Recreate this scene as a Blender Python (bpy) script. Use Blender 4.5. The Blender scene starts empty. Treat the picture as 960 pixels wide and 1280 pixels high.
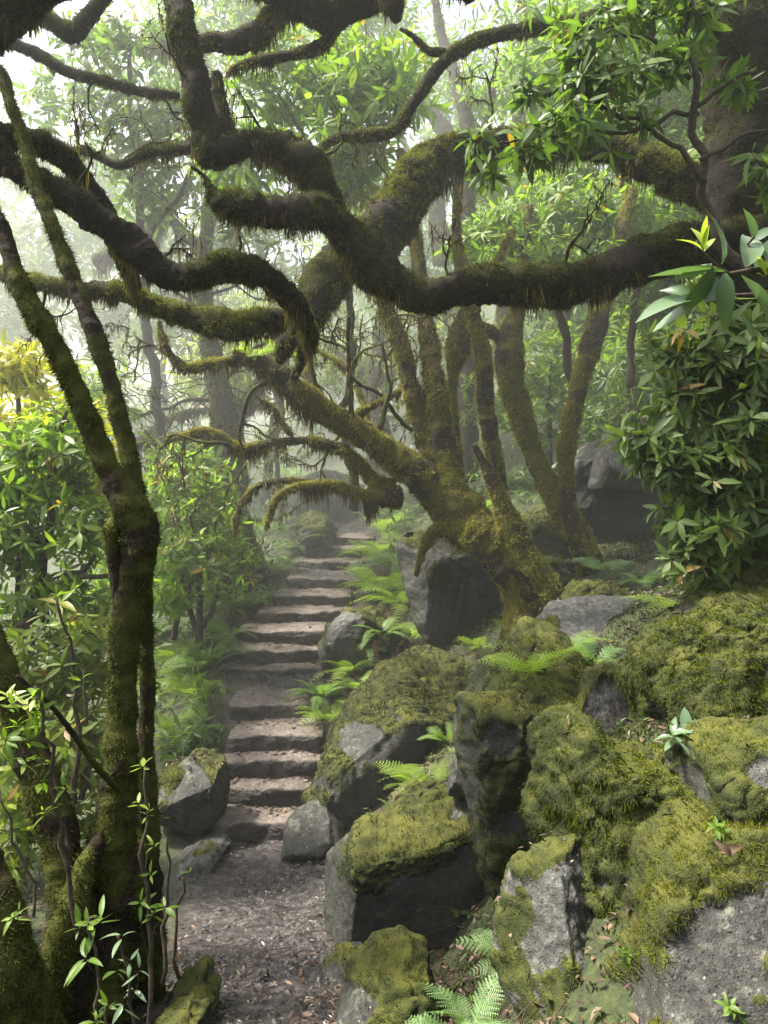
import bpy, bmesh, math
import numpy as np

# ------------------------------------------------------------------ basics
F, CX, HY = 962.0, 480.0, 630.0          # photo focal length (px), centre column, horizon row
sc = bpy.context.scene
col = sc.collection
PI = math.pi


def P(px, py, d):
    """a point seen at photo pixel (px, py), standing d metres away"""
    return np.array([(px - CX) / F * d, d, (HY - py) / F * d])


def rng_of(seed):
    return np.random.default_rng(seed)


def nrm(v):
    return v / np.maximum(np.linalg.norm(v, axis=-1, keepdims=True), 1e-9)


def _hash(ix, iy, iz, seed):
    h = (ix * 374761393 + iy * 668265263 + iz * 1440662683 + seed * 974634211) & 0xffffffff
    h = ((h ^ (h >> 13)) * 1274126177) & 0xffffffff
    h = ((h ^ (h >> 16)) * 2246822519) & 0xffffffff
    return ((h ^ (h >> 15)) & 0xffffff) / float(0xffffff) * 2 - 1


def vnoise(p, seed=0):
    p = np.asarray(p, float)
    i = np.floor(p).astype(np.int64)
    f = p - i
    u = f * f * f * (f * (f * 6 - 15) + 10)
    r = 0
    for dx in (0, 1):
        wx = u[:, 0] if dx else 1 - u[:, 0]
        for dy in (0, 1):
            wy = u[:, 1] if dy else 1 - u[:, 1]
            for dz in (0, 1):
                wz = u[:, 2] if dz else 1 - u[:, 2]
                r = r + wx * wy * wz * _hash(i[:, 0] + dx, i[:, 1] + dy, i[:, 2] + dz, seed)
    return r


def fbm(p, scale=1.0, octv=4, seed=0, gain=0.5):
    q = np.asarray(p, float) / scale
    a, r, t = 1.0, 0.0, 0.0
    for k in range(octv):
        r = r + a * vnoise(q + 17.3 * k, seed + k)
        t += a
        a *= gain
        q = q * 2.03
    return r / t * 1.6


def sstep(a, b, x):
    t = np.clip((x - a) / (b - a), 0, 1)
    return t * t * (3 - 2 * t)


# ------------------------------------------------------------------ objects
def mesh_data(name, V, Fc, mat, attrs=None, smooth=True):
    me = bpy.data.meshes.new(name)
    V = np.ascontiguousarray(V, dtype=np.float32)
    Fs = Fc if isinstance(Fc, list) else [Fc]
    Fs = [np.asarray(f, dtype=np.int32) for f in Fs if len(f)]
    me.vertices.add(len(V))
    me.vertices.foreach_set('co', V.ravel())
    loops = np.concatenate([f.ravel() for f in Fs])
    starts, o = [], 0
    for f in Fs:
        starts.append(np.arange(len(f), dtype=np.int32) * f.shape[1] + o)
        o += f.size
    starts = np.concatenate(starts)
    me.loops.add(len(loops))
    me.loops.foreach_set('vertex_index', loops)
    me.polygons.add(len(starts))
    me.polygons.foreach_set('loop_start', starts)
    me.update(calc_edges=True)
    if smooth:
        me.polygons.foreach_set('use_smooth', np.ones(len(starts), dtype=bool))
    for k, a in (attrs or {}).items():
        at = me.attributes.new(k, 'FLOAT', 'POINT')
        at.data.foreach_set('value', np.ascontiguousarray(a, dtype=np.float32))
    if mat:
        me.materials.append(mat)
    return me


def mk(name, V, Fc, mat, parent=None, org=(0, 0, 0), attrs=None, smooth=True):
    """one mesh object; V in world space, org = world origin of its thing"""
    org = np.asarray(org, float)
    o = bpy.data.objects.new(name, mesh_data(name, np.asarray(V) - org, Fc, mat, attrs, smooth))
    col.objects.link(o)
    if parent is not None:
        o.parent = parent
    else:
        o.location = org
    return o


def tag(o, label=None, cat=None, group=None, kind=None):
    if label:
        o['label'] = label
    if cat:
        o['category'] = cat
    if group:
        o['group'] = group
    if kind:
        o['kind'] = kind
    return o


def thing(name, label, cat, loc, group=None):
    o = bpy.data.objects.new(name, None)
    o.empty_display_size = 0.1
    col.objects.link(o)
    o.location = loc
    return tag(o, label, cat, group)


# ------------------------------------------------------------------ materials
class NT:
    def __init__(s, name):
        s.m = bpy.data.materials.new(name)
        s.m.use_nodes = True
        s.t = s.m.node_tree
        s.t.nodes.clear()
        s.out = s.n('ShaderNodeOutputMaterial')

    def n(s, typ, **kw):
        nd = s.t.nodes.new(typ)
        for k, v in kw.items():
            setattr(nd, k, v)
        return nd

    def l(s, a, b):
        s.t.links.new(a, b)

    def put(s, nd, key, v):
        if hasattr(v, 'is_output') or hasattr(v, 'links'):
            s.l(v, nd.inputs[key])
        else:
            nd.inputs[key].default_value = v

    def attr(s, name):
        return s.n('ShaderNodeAttribute', attribute_name=name).outputs['Fac']

    def pos(s):
        return s.n('ShaderNodeNewGeometry').outputs['Position']

    def noise(s, scale, detail=4, rough=0.55, vec=None, dist=0.0):
        nd = s.n('ShaderNodeTexNoise')
        nd.inputs['Scale'].default_value = scale
        nd.inputs['Detail'].default_value = detail
        nd.inputs['Roughness'].default_value = rough
        nd.inputs['Distortion'].default_value = dist
        s.l(vec if vec is not None else s.pos(), nd.inputs['Vector'])
        return nd.outputs['Fac']

    def voro(s, scale, feature='F1', vec=None, out='Distance'):
        nd = s.n('ShaderNodeTexVoronoi', feature=feature)
        nd.inputs['Scale'].default_value = scale
        s.l(vec if vec is not None else s.pos(), nd.inputs['Vector'])
        return nd.outputs[out]

    def math(s, op, a, b=0.0, c=None, clamp=False):
        nd = s.n('ShaderNodeMath', operation=op, use_clamp=clamp)
        s.put(nd, 0, a)
        s.put(nd, 1, b)
        if c is not None:
            s.put(nd, 2, c)
        return nd.outputs[0]

    def ramp(s, fac, stops):
        nd = s.n('ShaderNodeValToRGB')
        e = nd.color_ramp.elements
        while len(e) < len(stops):
            e.new(0.5)
        for k, (p, c) in enumerate(stops):
            e[k].position = p
            e[k].color = (c, c, c, 1) if isinstance(c, (int, float)) else (*c, 1)
        s.l(fac, nd.inputs[0])
        return nd.outputs[0]

    def mix(s, fac, a, b, mode='MIX'):
        nd = s.n('ShaderNodeMixRGB', blend_type=mode)
        s.put(nd, 0, fac)
        for k, v in ((1, a), (2, b)):
            if isinstance(v, tuple):
                nd.inputs[k].default_value = (*v, 1)
            else:
                s.put(nd, k, v)
        return nd.outputs[0]

    def bump(s, h, strength=0.5, dist=0.02, normal=None):
        nd = s.n('ShaderNodeBump')
        nd.inputs['Strength'].default_value = strength
        nd.inputs['Distance'].default_value = dist
        s.l(h, nd.inputs['Height'])
        if normal is not None:
            s.l(normal, nd.inputs['Normal'])
        return nd.outputs[0]

    def principled(s, colr, rough=0.8, spec=0.3, normal=None):
        nd = s.n('ShaderNodeBsdfPrincipled')
        if isinstance(colr, tuple):
            nd.inputs['Base Color'].default_value = (*colr, 1)
        else:
            s.l(colr, nd.inputs['Base Color'])
        s.put(nd, 'Roughness', rough)
        s.put(nd, 'Specular IOR Level', spec)
        if normal is not None:
            s.l(normal, nd.inputs['Normal'])
        return nd.outputs[0]

    def done(s, sh):
        s.l(sh, s.out.inputs['Surface'])
        return s.m


def up_z(t):
    sx = t.n('ShaderNodeSeparateXYZ')
    t.l(t.n('ShaderNodeNewGeometry').outputs['Normal'], sx.inputs[0])
    return sx.outputs[2]


def mat_bark(name, mossc=((0.036, 0.038, 0.011), (0.095, 0.104, 0.021), (0.17, 0.18, 0.034)), barkc=((0.016, 0.012, 0.008), (0.055, 0.040, 0.027)), bias=0.0):
    t = NT(name)
    n1 = t.noise(9, 5, 0.6)
    n2 = t.noise(60, 4, 0.65)
    n3 = t.noise(210, 2, 0.6)
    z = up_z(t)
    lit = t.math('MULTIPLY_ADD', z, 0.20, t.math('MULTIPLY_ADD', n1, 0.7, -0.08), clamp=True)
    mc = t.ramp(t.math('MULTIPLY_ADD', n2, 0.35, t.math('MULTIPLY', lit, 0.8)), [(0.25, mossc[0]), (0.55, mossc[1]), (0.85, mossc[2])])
    bc = t.ramp(n2, [(0.3, barkc[0]), (0.75, barkc[1])])
    cov = t.ramp(t.math('MULTIPLY_ADD', t.attr('moss'), 0.6, t.math('MULTIPLY_ADD', n1, 0.6, -0.1 + bias)), [(0.32, 0.0), (0.5, 1.0)])
    c = t.mix(cov, bc, mc)
    h = t.math('MULTIPLY_ADD', n2, 1.0, t.math('MULTIPLY', n3, 0.7))
    return t.done(t.principled(c, 0.9, 0.15, t.bump(h, 0.9, 0.03)))


def mat_blade(name, ramp, trans=0.25):
    t = NT(name)
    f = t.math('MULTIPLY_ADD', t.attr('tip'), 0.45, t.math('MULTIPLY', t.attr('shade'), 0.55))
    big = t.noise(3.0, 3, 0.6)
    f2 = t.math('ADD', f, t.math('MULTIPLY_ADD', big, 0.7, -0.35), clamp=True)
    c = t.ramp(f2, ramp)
    a = t.principled(c, 0.75, 0.15)
    tr = t.n('ShaderNodeBsdfTranslucent')
    t.l(t.mix(1.0, c, (1.4, 1.5, 0.7), 'MULTIPLY'), tr.inputs[0])
    mx = t.n('ShaderNodeMixShader')
    mx.inputs[0].default_value = trans
    t.l(a, mx.inputs[1])
    t.l(tr.outputs[0], mx.inputs[2])
    return t.done(mx.outputs[0])


def mat_leaf(name, dark, mid, light, trans=0.4, tcol=(1.5, 1.6, 0.6), rough=0.48, old=0.02):
    t = NT(name)
    s = t.attr('shade')
    c = t.ramp(s, [(0.0, dark), (0.5, mid), (0.97 - old, light), (0.985, (0.22, 0.11, 0.015))])
    rib = t.attr('tip')
    c = t.mix(t.math('MULTIPLY', rib, 0.35), c, light)
    a = t.principled(c, rough, 0.45)
    tr = t.n('ShaderNodeBsdfTranslucent')
    t.l(t.mix(1.0, c, tcol, 'MULTIPLY'), tr.inputs[0])
    mx = t.n('ShaderNodeMixShader')
    mx.inputs[0].default_value = trans
    t.l(a, mx.inputs[1])
    t.l(tr.outputs[0], mx.inputs[2])
    return t.done(mx.outputs[0])


def mat_rock(name, g=((0.013, 0.013, 0.011), (0.040, 0.038, 0.033), (0.085, 0.082, 0.072)), wet=0.0):
    t = NT(name)
    n1 = t.noise(3.5, 6, 0.6)
    n2 = t.noise(28, 6, 0.65)
    n3 = t.noise(120, 3, 0.6)
    c = t.ramp(t.math('MULTIPLY_ADD', n2, 0.6, t.math('MULTIPLY', n1, 0.45)), [(0.38, g[0]), (0.54, g[1]), (0.66, g[2])])
    # pits
    pit = t.ramp(t.voro(42, 'F1'), [(0.10, 0.25), (0.24, 1.0)])
    c = t.mix(1.0, c, pit, 'MULTIPLY')
    wv = t.n('ShaderNodeVectorMath', operation='ADD')
    nz = t.n('ShaderNodeTexNoise')
    nz.inputs['Scale'].default_value = 4
    t.l(t.pos(), nz.inputs['Vector'])
    sc_ = t.n('ShaderNodeVectorMath', operation='SCALE')
    sc_.inputs['Scale'].default_value = 0.25
    t.l(nz.outputs['Color'], sc_.inputs[0])
    t.l(t.pos(), wv.inputs[0])
    t.l(sc_.outputs[0], wv.inputs[1])
    crack = t.ramp(t.voro(3.2, 'DISTANCE_TO_EDGE', wv.outputs[0]), [(0.0, 0.0), (0.011, 1.0)])
    c = t.mix(t.ramp(n1, [(0.5, 0.0), (0.62, 0.55)]), c, crack, 'MULTIPLY')
    # lichen
    li = t.math('MULTIPLY', t.ramp(t.noise(16, 4, 0.7), [(0.54, 0.0), (0.60, 1.0)]), t.ramp(n1, [(0.42, 0.0), (0.55, 0.9)]))
    c = t.mix(t.math('MULTIPLY', li, 0.7), c, (0.17, 0.18, 0.13))
    spk = t.math('MULTIPLY', t.ramp(t.voro(30, 'F1'), [(0.13, 1.0), (0.19, 0.0)]), t.ramp(t.noise(6, 3), [(0.5, 0.0), (0.6, 0.8)]))
    c = t.mix(spk, c, (0.20, 0.21, 0.17))
    c = t.mix(1.0, c, t.ramp(t.noise(260, 2, 0.7), [(0.35, 0.45), (0.65, 1.35)]), 'MULTIPLY')
    # darker on steep faces and undersides
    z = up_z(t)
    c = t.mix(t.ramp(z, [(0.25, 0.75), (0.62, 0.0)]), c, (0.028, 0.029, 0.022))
    m = t.attr('moss')
    mn = t.math('ADD', m, t.math('MULTIPLY_ADD', n2, 0.5, -0.25))
    cov = t.ramp(mn, [(0.35, 0.0), (0.55, 1.0)])
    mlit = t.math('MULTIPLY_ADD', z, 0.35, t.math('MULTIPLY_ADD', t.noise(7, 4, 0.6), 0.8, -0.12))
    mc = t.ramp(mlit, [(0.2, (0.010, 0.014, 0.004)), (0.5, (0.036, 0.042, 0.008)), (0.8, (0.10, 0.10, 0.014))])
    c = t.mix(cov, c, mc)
    h = t.math('MULTIPLY_ADD', n2, 1.0, t.math('MULTIPLY_ADD', n3, 0.5, t.math('MULTIPLY', pit, 0.25)))
    rgh = t.mix(cov, t.ramp(n1, [(0.3, 0.45 - 0.1 * wet), (0.7, 0.75)]), (0.95, 0.95, 0.95))
    return t.done(t.principled(c, rgh, 0.35, t.bump(h, 0.75, 0.025)))


def mat_step():
    t = NT('step_stone')
    n1 = t.noise(5, 6, 0.6)
    n2 = t.noise(38, 5, 0.65)
    z = up_z(t)
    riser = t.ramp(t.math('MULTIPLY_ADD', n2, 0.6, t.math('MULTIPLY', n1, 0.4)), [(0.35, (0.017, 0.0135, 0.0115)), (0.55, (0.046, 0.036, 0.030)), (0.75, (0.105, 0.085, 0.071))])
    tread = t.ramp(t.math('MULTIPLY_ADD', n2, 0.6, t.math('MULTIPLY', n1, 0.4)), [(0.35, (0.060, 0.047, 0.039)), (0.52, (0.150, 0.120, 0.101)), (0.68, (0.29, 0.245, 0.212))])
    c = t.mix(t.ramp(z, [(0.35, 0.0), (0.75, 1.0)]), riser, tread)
    mo = t.math('MULTIPLY', t.ramp(n1, [(0.56, 0.0), (0.66, 0.8)]), t.attr('moss'))
    c = t.mix(mo, c, (0.05, 0.055, 0.012))
    rough = t.ramp(t.noise(9, 4, 0.6), [(0.35, 0.32), (0.6, 0.7)])
    return t.done(t.principled(c, rough, 0.45, t.bump(n2, 0.9, 0.03)))


def mat_ground():
    t = NT('forest_ground')
    n1 = t.noise(1.6, 5, 0.6)
    n2 = t.noise(22, 6, 0.7)
    n3 = t.noise(85, 4, 0.7)
    v = t.voro(34, 'F1', out='Color')
    sep = t.n('ShaderNodeSeparateColor')
    t.l(v, sep.inputs[0])
    chips = sep.outputs[0]
    pc = t.ramp(t.math('MULTIPLY_ADD', n3, 0.5, t.math('MULTIPLY', chips, 0.45)), [(0.2, (0.014, 0.012, 0.011)), (0.5, (0.048, 0.042, 0.040)), (0.8, (0.125, 0.112, 0.106))])
    lc = t.ramp(t.math('MULTIPLY_ADD', n2, 0.55, t.math('MULTIPLY', chips, 0.45)), [(0.25, (0.014, 0.010, 0.007)), (0.5, (0.042, 0.028, 0.018)), (0.8, (0.10, 0.066, 0.043))])
    gc = t.ramp(n2, [(0.35, (0.012, 0.018, 0.005)), (0.6, (0.045, 0.058, 0.012)), (0.8, (0.085, 0.10, 0.02))])
    oth = t.mix(t.ramp(t.math('MULTIPLY_ADD', n1, 1.0, t.math('MULTIPLY', t.attr('green'), 0.4)), [(0.5, 0.0), (0.68, 1.0)]), lc, gc)
    c = t.mix(t.attr('path'), oth, pc)
    wet = t.ramp(t.noise(4.5, 4, 0.6), [(0.45, 0.12), (0.7, 0.5)])
    rough = t.mix(t.attr('path'), (0.85, 0.85, 0.85), wet)
    h = t.math('MULTIPLY_ADD', n3, 0.7, t.math('MULTIPLY_ADD', chips, 0.5, n2))
    return t.done(t.principled(c, rough, 0.5, t.bump(h, 0.8, 0.02)))


def mat_flat(name, stops, scale=30, rough=0.7, attr=None):
    t = NT(name)
    f = t.attr(attr) if attr else t.noise(scale, 4, 0.6)
    return t.done(t.principled(t.ramp(f, stops), rough, 0.3))


M = {}
M['bark'] = mat_bark('mossy_bark')
M['bark_dark'] = mat_bark('dark_mossy_bark', ((0.014, 0.014, 0.006), (0.038, 0.040, 0.011), (0.085, 0.088, 0.018)), ((0.012, 0.010, 0.008), (0.042, 0.031, 0.022)))  # darker bark copy, backlit look of the limbs put into its colour
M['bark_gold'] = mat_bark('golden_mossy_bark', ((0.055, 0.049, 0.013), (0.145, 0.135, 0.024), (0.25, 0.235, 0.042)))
M['bark_far'] = mat_bark('grey_brown_bark', ((0.03, 0.03, 0.012), (0.06, 0.062, 0.02), (0.09, 0.09, 0.025)), ((0.03, 0.026, 0.02), (0.085, 0.072, 0.056)), -0.12)
M['twig'] = mat_flat('twig_bark', [(0.3, (0.022, 0.017, 0.012)), (0.7, (0.075, 0.058, 0.040))], 40, 0.85)
M['twig_green'] = mat_flat('green_stem', [(0.3, (0.03, 0.035, 0.012)), (0.7, (0.07, 0.075, 0.03))], 40, 0.7)
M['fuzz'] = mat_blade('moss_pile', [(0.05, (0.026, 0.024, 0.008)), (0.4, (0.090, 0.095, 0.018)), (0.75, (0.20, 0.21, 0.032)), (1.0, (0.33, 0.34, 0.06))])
M['fuzz_dark'] = mat_blade('dark_moss_pile', [(0.05, (0.012, 0.013, 0.005)), (0.5, (0.042, 0.048, 0.012)), (0.8, (0.105, 0.118, 0.022)), (1.0, (0.20, 0.22, 0.04))])  # moss pile to match, backlit darkness painted in
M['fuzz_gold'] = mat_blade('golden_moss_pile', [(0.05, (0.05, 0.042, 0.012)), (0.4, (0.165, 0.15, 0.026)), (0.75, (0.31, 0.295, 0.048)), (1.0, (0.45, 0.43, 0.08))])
M['hang'] = mat_blade('hanging_moss', [(0.05, (0.028, 0.020, 0.009)), (0.5, (0.085, 0.066, 0.022)), (1.0, (0.18, 0.15, 0.045))], 0.35)
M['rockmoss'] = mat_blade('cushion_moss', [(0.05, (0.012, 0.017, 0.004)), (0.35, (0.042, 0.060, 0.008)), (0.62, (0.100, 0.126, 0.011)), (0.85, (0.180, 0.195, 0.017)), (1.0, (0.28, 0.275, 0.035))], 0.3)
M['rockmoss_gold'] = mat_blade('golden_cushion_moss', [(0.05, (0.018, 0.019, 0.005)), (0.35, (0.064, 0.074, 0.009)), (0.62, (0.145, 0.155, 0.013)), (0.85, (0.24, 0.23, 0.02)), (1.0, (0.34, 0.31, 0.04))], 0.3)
M['rockmoss_dark'] = mat_blade('dark_cushion_moss', [(0.05, (0.009, 0.012, 0.004)), (0.4, (0.026, 0.034, 0.008)), (0.75, (0.066, 0.076, 0.012)), (1.0, (0.125, 0.128, 0.022))], 0.25)  # darker copy of the cushion moss
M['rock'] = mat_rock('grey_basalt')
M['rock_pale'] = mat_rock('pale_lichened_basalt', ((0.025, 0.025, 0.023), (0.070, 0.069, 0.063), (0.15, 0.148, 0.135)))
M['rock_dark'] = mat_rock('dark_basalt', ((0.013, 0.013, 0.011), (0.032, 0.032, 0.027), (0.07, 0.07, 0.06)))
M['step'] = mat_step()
M['ground'] = mat_ground()
M['leaf'] = mat_leaf('laurel_leaf', (0.030, 0.058, 0.015), (0.068, 0.122, 0.026), (0.125, 0.20, 0.042), 0.5)
M['leaf_dark'] = mat_leaf('dark_laurel_leaf', (0.012, 0.030, 0.010), (0.026, 0.058, 0.015), (0.055, 0.105, 0.022), 0.32)
M['leaf_bright'] = mat_leaf('young_and_sunlit_leaf', (0.050, 0.105, 0.014), (0.105, 0.19, 0.022), (0.20, 0.29, 0.035), 0.55)  # seedling green; on bushes and crowns, sunlight put into the leaf colour
M['leaf_gold'] = mat_leaf('yellow_green_leaf', (0.16, 0.19, 0.016), (0.32, 0.33, 0.024), (0.50, 0.46, 0.04), 0.5)
M['leaf_grey'] = mat_leaf('glossy_leaf', (0.06, 0.10, 0.055), (0.10, 0.16, 0.085), (0.16, 0.22, 0.12), 0.3, (1.3, 1.5, 0.6), 0.25)
M['leaf_tip'] = mat_leaf('young_yellow_leaf', (0.19, 0.28, 0.05), (0.27, 0.36, 0.07), (0.38, 0.44, 0.10), 0.45, (1.3, 1.3, 0.5))
M['fern'] = mat_leaf('fern_frond', (0.045, 0.085, 0.018), (0.085, 0.15, 0.028), (0.15, 0.23, 0.05), 0.45, rough=0.6, old=0.0)
M['fern_bright'] = mat_leaf('bright_fern_frond', (0.10, 0.17, 0.022), (0.18, 0.28, 0.036), (0.29, 0.40, 0.065), 0.5, rough=0.6, old=0.0)
M['fern_blue'] = mat_leaf('pale_fern_frond', (0.075, 0.14, 0.05), (0.14, 0.24, 0.085), (0.24, 0.36, 0.15), 0.4, rough=0.55, old=0.0)
M['litter'] = mat_flat('dead_leaves', [(0.0, (0.022, 0.013, 0.009)), (0.5, (0.065, 0.040, 0.026)), (0.85, (0.12, 0.078, 0.05)), (1.0, (0.22, 0.155, 0.105))], attr='shade', rough=0.55)
M['debris'] = mat_flat('wet_debris', [(0.0, (0.010, 0.009, 0.008)), (0.55, (0.035, 0.030, 0.028)), (0.88, (0.085, 0.074, 0.068)), (1.0, (0.19, 0.17, 0.155))], attr='shade', rough=0.25)

# ------------------------------------------------------------------ terrain
step_rows = [  # top row, bottom row, left, right of each riser
    (1028, 1052, 262, 372), (985, 1017, 270, 402), (955, 984, 272, 405), (920, 949, 282, 405), (878, 903, 284, 388), (835, 859, 272, 402),
    (812, 834, 279, 410), (787, 810, 294, 412), (763, 785, 320, 437), (742, 761, 338, 440), (721, 741, 356, 453), (700, 719, 362, 458),
    (683, 697, 377, 464), (668, 681, 386, 470)]
steps = []
for i, (yt, yb, xl, xr) in enumerate(step_rows):
    z = -2.65 + 0.157 * (i + 1)
    d = F * z / (HY - yt)
    steps.append([d, z, xl, xr])
for i in range(1, len(steps)):
    steps[i][0] = max(steps[i][0], steps[i - 1][0] + 0.22)

ctrl = []


def gp(px, py, d):
    ctrl.append(P(px, py, d))


def gz(x, y, z):
    ctrl.append(np.array([x, y, z], float))


gz(0, 0, -1.6); gz(-1.0, 0.2, -1.75); gz(1.0, 0.0, -1.7); gz(0, -4, -1.2); gz(-3, -4, -1.6); gz(3, -3, -0.6)
gp(320, 1280, 3.2); gp(325, 1150, 4.5); gp(330, 1075, 5.6); gp(400, 1150, 4.5); gp(230, 1160, 4.5); gp(215, 1280, 3.25)
for d, z, xl, xr in steps[::2] + [steps[-1]]:
    c = (xl + xr) / 2
    ctrl.append(np.array([(c - CX) / F * d, d + 0.2, z - 0.12]))
    ctrl.append(np.array([(xl - 18 - CX) / F * d, d + 0.2, z - 0.08]))
    ctrl.append(np.array([(xr + 15 - CX) / F * d, d + 0.2, z - 0.04]))
gp(430, 655, 13.0); gp(430, 630, 15); gp(400, 600, 17); gp(350, 545, 22); gp(480, 560, 20)
# left slope
gp(100, 1290, 3.2); gp(0, 1290, 3.0); gp(-150, 1250, 3.2); gp(150, 1100, 5.2); gp(60, 1060, 5.4); gp(-150, 1080, 5.5)
gp(235, 900, 7.2); gp(180, 930, 7.4); gp(60, 900, 8); gp(-150, 900, 8); gp(250, 800, 9); gp(150, 800, 10); gp(0, 780, 11)
gp(320, 690, 11.2); gp(250, 700, 12); gp(100, 690, 15); gp(-100, 690, 15); gp(200, 620, 20); gp(0, 610, 25); gp(-300, 640, 20)
# right bank
gp(470, 1060, 5.4); gp(560, 965, 5.0); gp(470, 900, 7.2); gp(540, 840, 7.4); gp(640, 860, 5.6); gp(690, 800, 6.4)
gp(470, 780, 8.6); gp(500, 690, 10.0); gp(760, 735, 7.4); gp(700, 700, 8.8); gp(860, 740, 6.5); gp(950, 720, 5.5)
gp(560, 1195, 4.0); gp(500, 1200, 4.0); gp(620, 1240, 3.3); gp(660, 1130, 3.6); gp(600, 1290, 2.95); gp(450, 1205, 3.9); gp(480, 1290, 3.1); gp(760, 1240, 2.7); gp(800, 1110, 2.95); gp(820, 940, 3.6); gp(960, 1000, 3.1)
gp(1050, 900, 3.0); gp(1150, 760, 4.2); gz(1.0, 1.75, -2.2); gz(1.5, 1.3, -2.0); gz(0.6, 2.0, -2.1); gp(700, 650, 10.5); gp(860, 620, 10); gp(560, 640, 11)
gp(620, 600, 13); gp(820, 540, 13); gp(1000, 560, 10); gp(620, 520, 18); gp(850, 450, 19); gp(1100, 420, 15); gp(1200, 600, 8)
gz(-16, 44, 8.0); gz(0, 44, 9.5); gz(14, 40, 10); gz(25, 20, 8.0); gz(-30, 40, 8); gz(-20, 15, -1.5); gz(-20, 2, -3.0); gz(12, 0, 3.0); gz(-10, -8, -2.0); gz(10, -8, 2.0); gz(40, 60, 15); gz(-40, 60, 17); gz(0, 60, 17)
CT = np.array(ctrl)


def _tps():
    X = CT[:, :2]
    n = len(X)
    r2 = ((X[:, None] - X[None]) ** 2).sum(-1)
    K = 0.5 * r2 * np.log(r2 + 1e-9) + np.eye(n) * 0.06
    Pm = np.hstack([np.ones((n, 1)), X])
    A = np.zeros((n + 3, n + 3))
    A[:n, :n] = K
    A[:n, n:] = Pm
    A[n:, :n] = Pm.T
    return np.linalg.solve(A, np.concatenate([CT[:, 2], np.zeros(3)]))


TW = _tps()


def H(x, y, detail=True):
    x = np.atleast_1d(np.asarray(x, float)).ravel()
    y = np.atleast_1d(np.asarray(y, float)).ravel()
    out = np.empty(len(x))
    for a in range(0, len(x), 40000):
        xs, ys = x[a:a + 40000], y[a:a + 40000]
        xc, yc = np.clip(xs, -42, 42), np.clip(ys, -9, 62)
        r2 = (xc[:, None] - CT[None, :, 0]) ** 2 + (yc[:, None] - CT[None, :, 1]) ** 2
        out[a:a + 40000] = (0.5 * r2 * np.log(r2 + 1e-9)) @ TW[:len(CT)] + TW[-3] + TW[-2] * xc + TW[-1] * yc
    if detail:
        p = np.stack([x, y, 0 * x], 1)
        amp = 1 - 0.72 * path_mask(x, y)
        out = out + amp * (0.07 * fbm(p, 0.9, 4, 5) + 0.018 * fbm(p, 0.12, 3, 9))
    return out


def path_mask(x, y):
    yk = np.array([-6, 2.0, 3.2, 4.5, 5.6, 6.0] + [s[0] for s in steps[1:]] + [13, 15, 17])
    cxp = lambda a, d: (a - CX) / F * d
    ck = np.array([0, cxp(320, 2.0), cxp(322, 3.2), cxp(325, 4.5), cxp(325, 5.6), cxp(325, 6.0)] + [cxp((s[2] + s[3]) / 2, s[0]) for s in steps[1:]] + [cxp(430, 13), cxp(440, 15), cxp(440, 17)])
    hk = np.array([0.5, 0.4, 0.42, 0.5, 0.62, 0.58] + [cxp(CX + (s[3] - s[2]) / 2, s[0]) for s in steps[1:]] + [0.5, 0.4, 0.2])
    c = np.interp(y, yk, ck)
    h = np.interp(y, yk, hk)
    return (1 - sstep(0.75, 1.2, np.abs(x - c) / h)) * (1 - sstep(14, 17, y))


def build_ground():
    def axis(lo, hi, near_lo, near_hi, st, far):
        a = list(np.arange(near_lo, near_hi, st))
        s, v = st, near_lo
        L = []
        while v > lo:
            s *= far
            v -= s
            L.append(v)
        s, v = st, near_hi
        R = []
        while v < hi:
            R.append(v)
            s *= far
            v += s
        return np.array(L[::-1] + a + R)
    xs = axis(-150, 150, -3.2, 3.6, 0.035, 1.045)
    ys = axis(-20, 260, 1.6, 9.5, 0.035, 1.03)
    X, Y = np.meshgrid(xs, ys)
    Z = H(X, Y)
    V = np.stack([X.ravel(), Y.ravel(), Z], 1)
    pm = path_mask(V[:, 0], V[:, 1])
    V[:, 2] += pm * (0.012 * fbm(V, 0.06, 3, 31) + 0.02 * fbm(V, 0.3, 3, 32))
    nx, ny = len(xs), len(ys)
    idx = np.arange(nx * ny).reshape(ny, nx)
    Q = np.stack([idx[:-1, :-1], idx[:-1, 1:], idx[1:, 1:], idx[1:, :-1]], -1).reshape(-1, 4)
    g = sstep(0.5, 2.5, -V[:, 0]) * 0.7 + sstep(8, 14, V[:, 1]) * 0.6 + 0.55 * sstep(0.15, 0.5, V[:, 0])
    o = mk('ground', V, Q, M['ground'], attrs={'path': pm, 'green': np.clip(g, 0, 1)})
    tag(o, kind='structure')
    return o


build_ground()


# ------------------------------------------------------------------ shapes
def spline(ct, step):
    ct = np.asarray(ct, float)
    a = np.vstack([2 * ct[0] - ct[1], ct, 2 * ct[-1] - ct[-2]])
    out = []
    for i in range(1, len(a) - 2):
        p0, p1, p2, p3 = a[i - 1:i + 3]
        n = max(2, int(np.linalg.norm(p2[:3] - p1[:3]) / step))
        t = np.linspace(0, 1, n, endpoint=False)[:, None]
        out.append(0.5 * (2 * p1 + (p2 - p0) * t + (2 * p0 - 5 * p1 + 4 * p2 - p3) * t ** 2 + (3 * p1 - p0 - 3 * p2 + p3) * t ** 3))
    out.append(a[-2][None])
    r = np.vstack(out)
    r[:, 3] = np.maximum(r[:, 3], 0.002)
    return r


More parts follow.
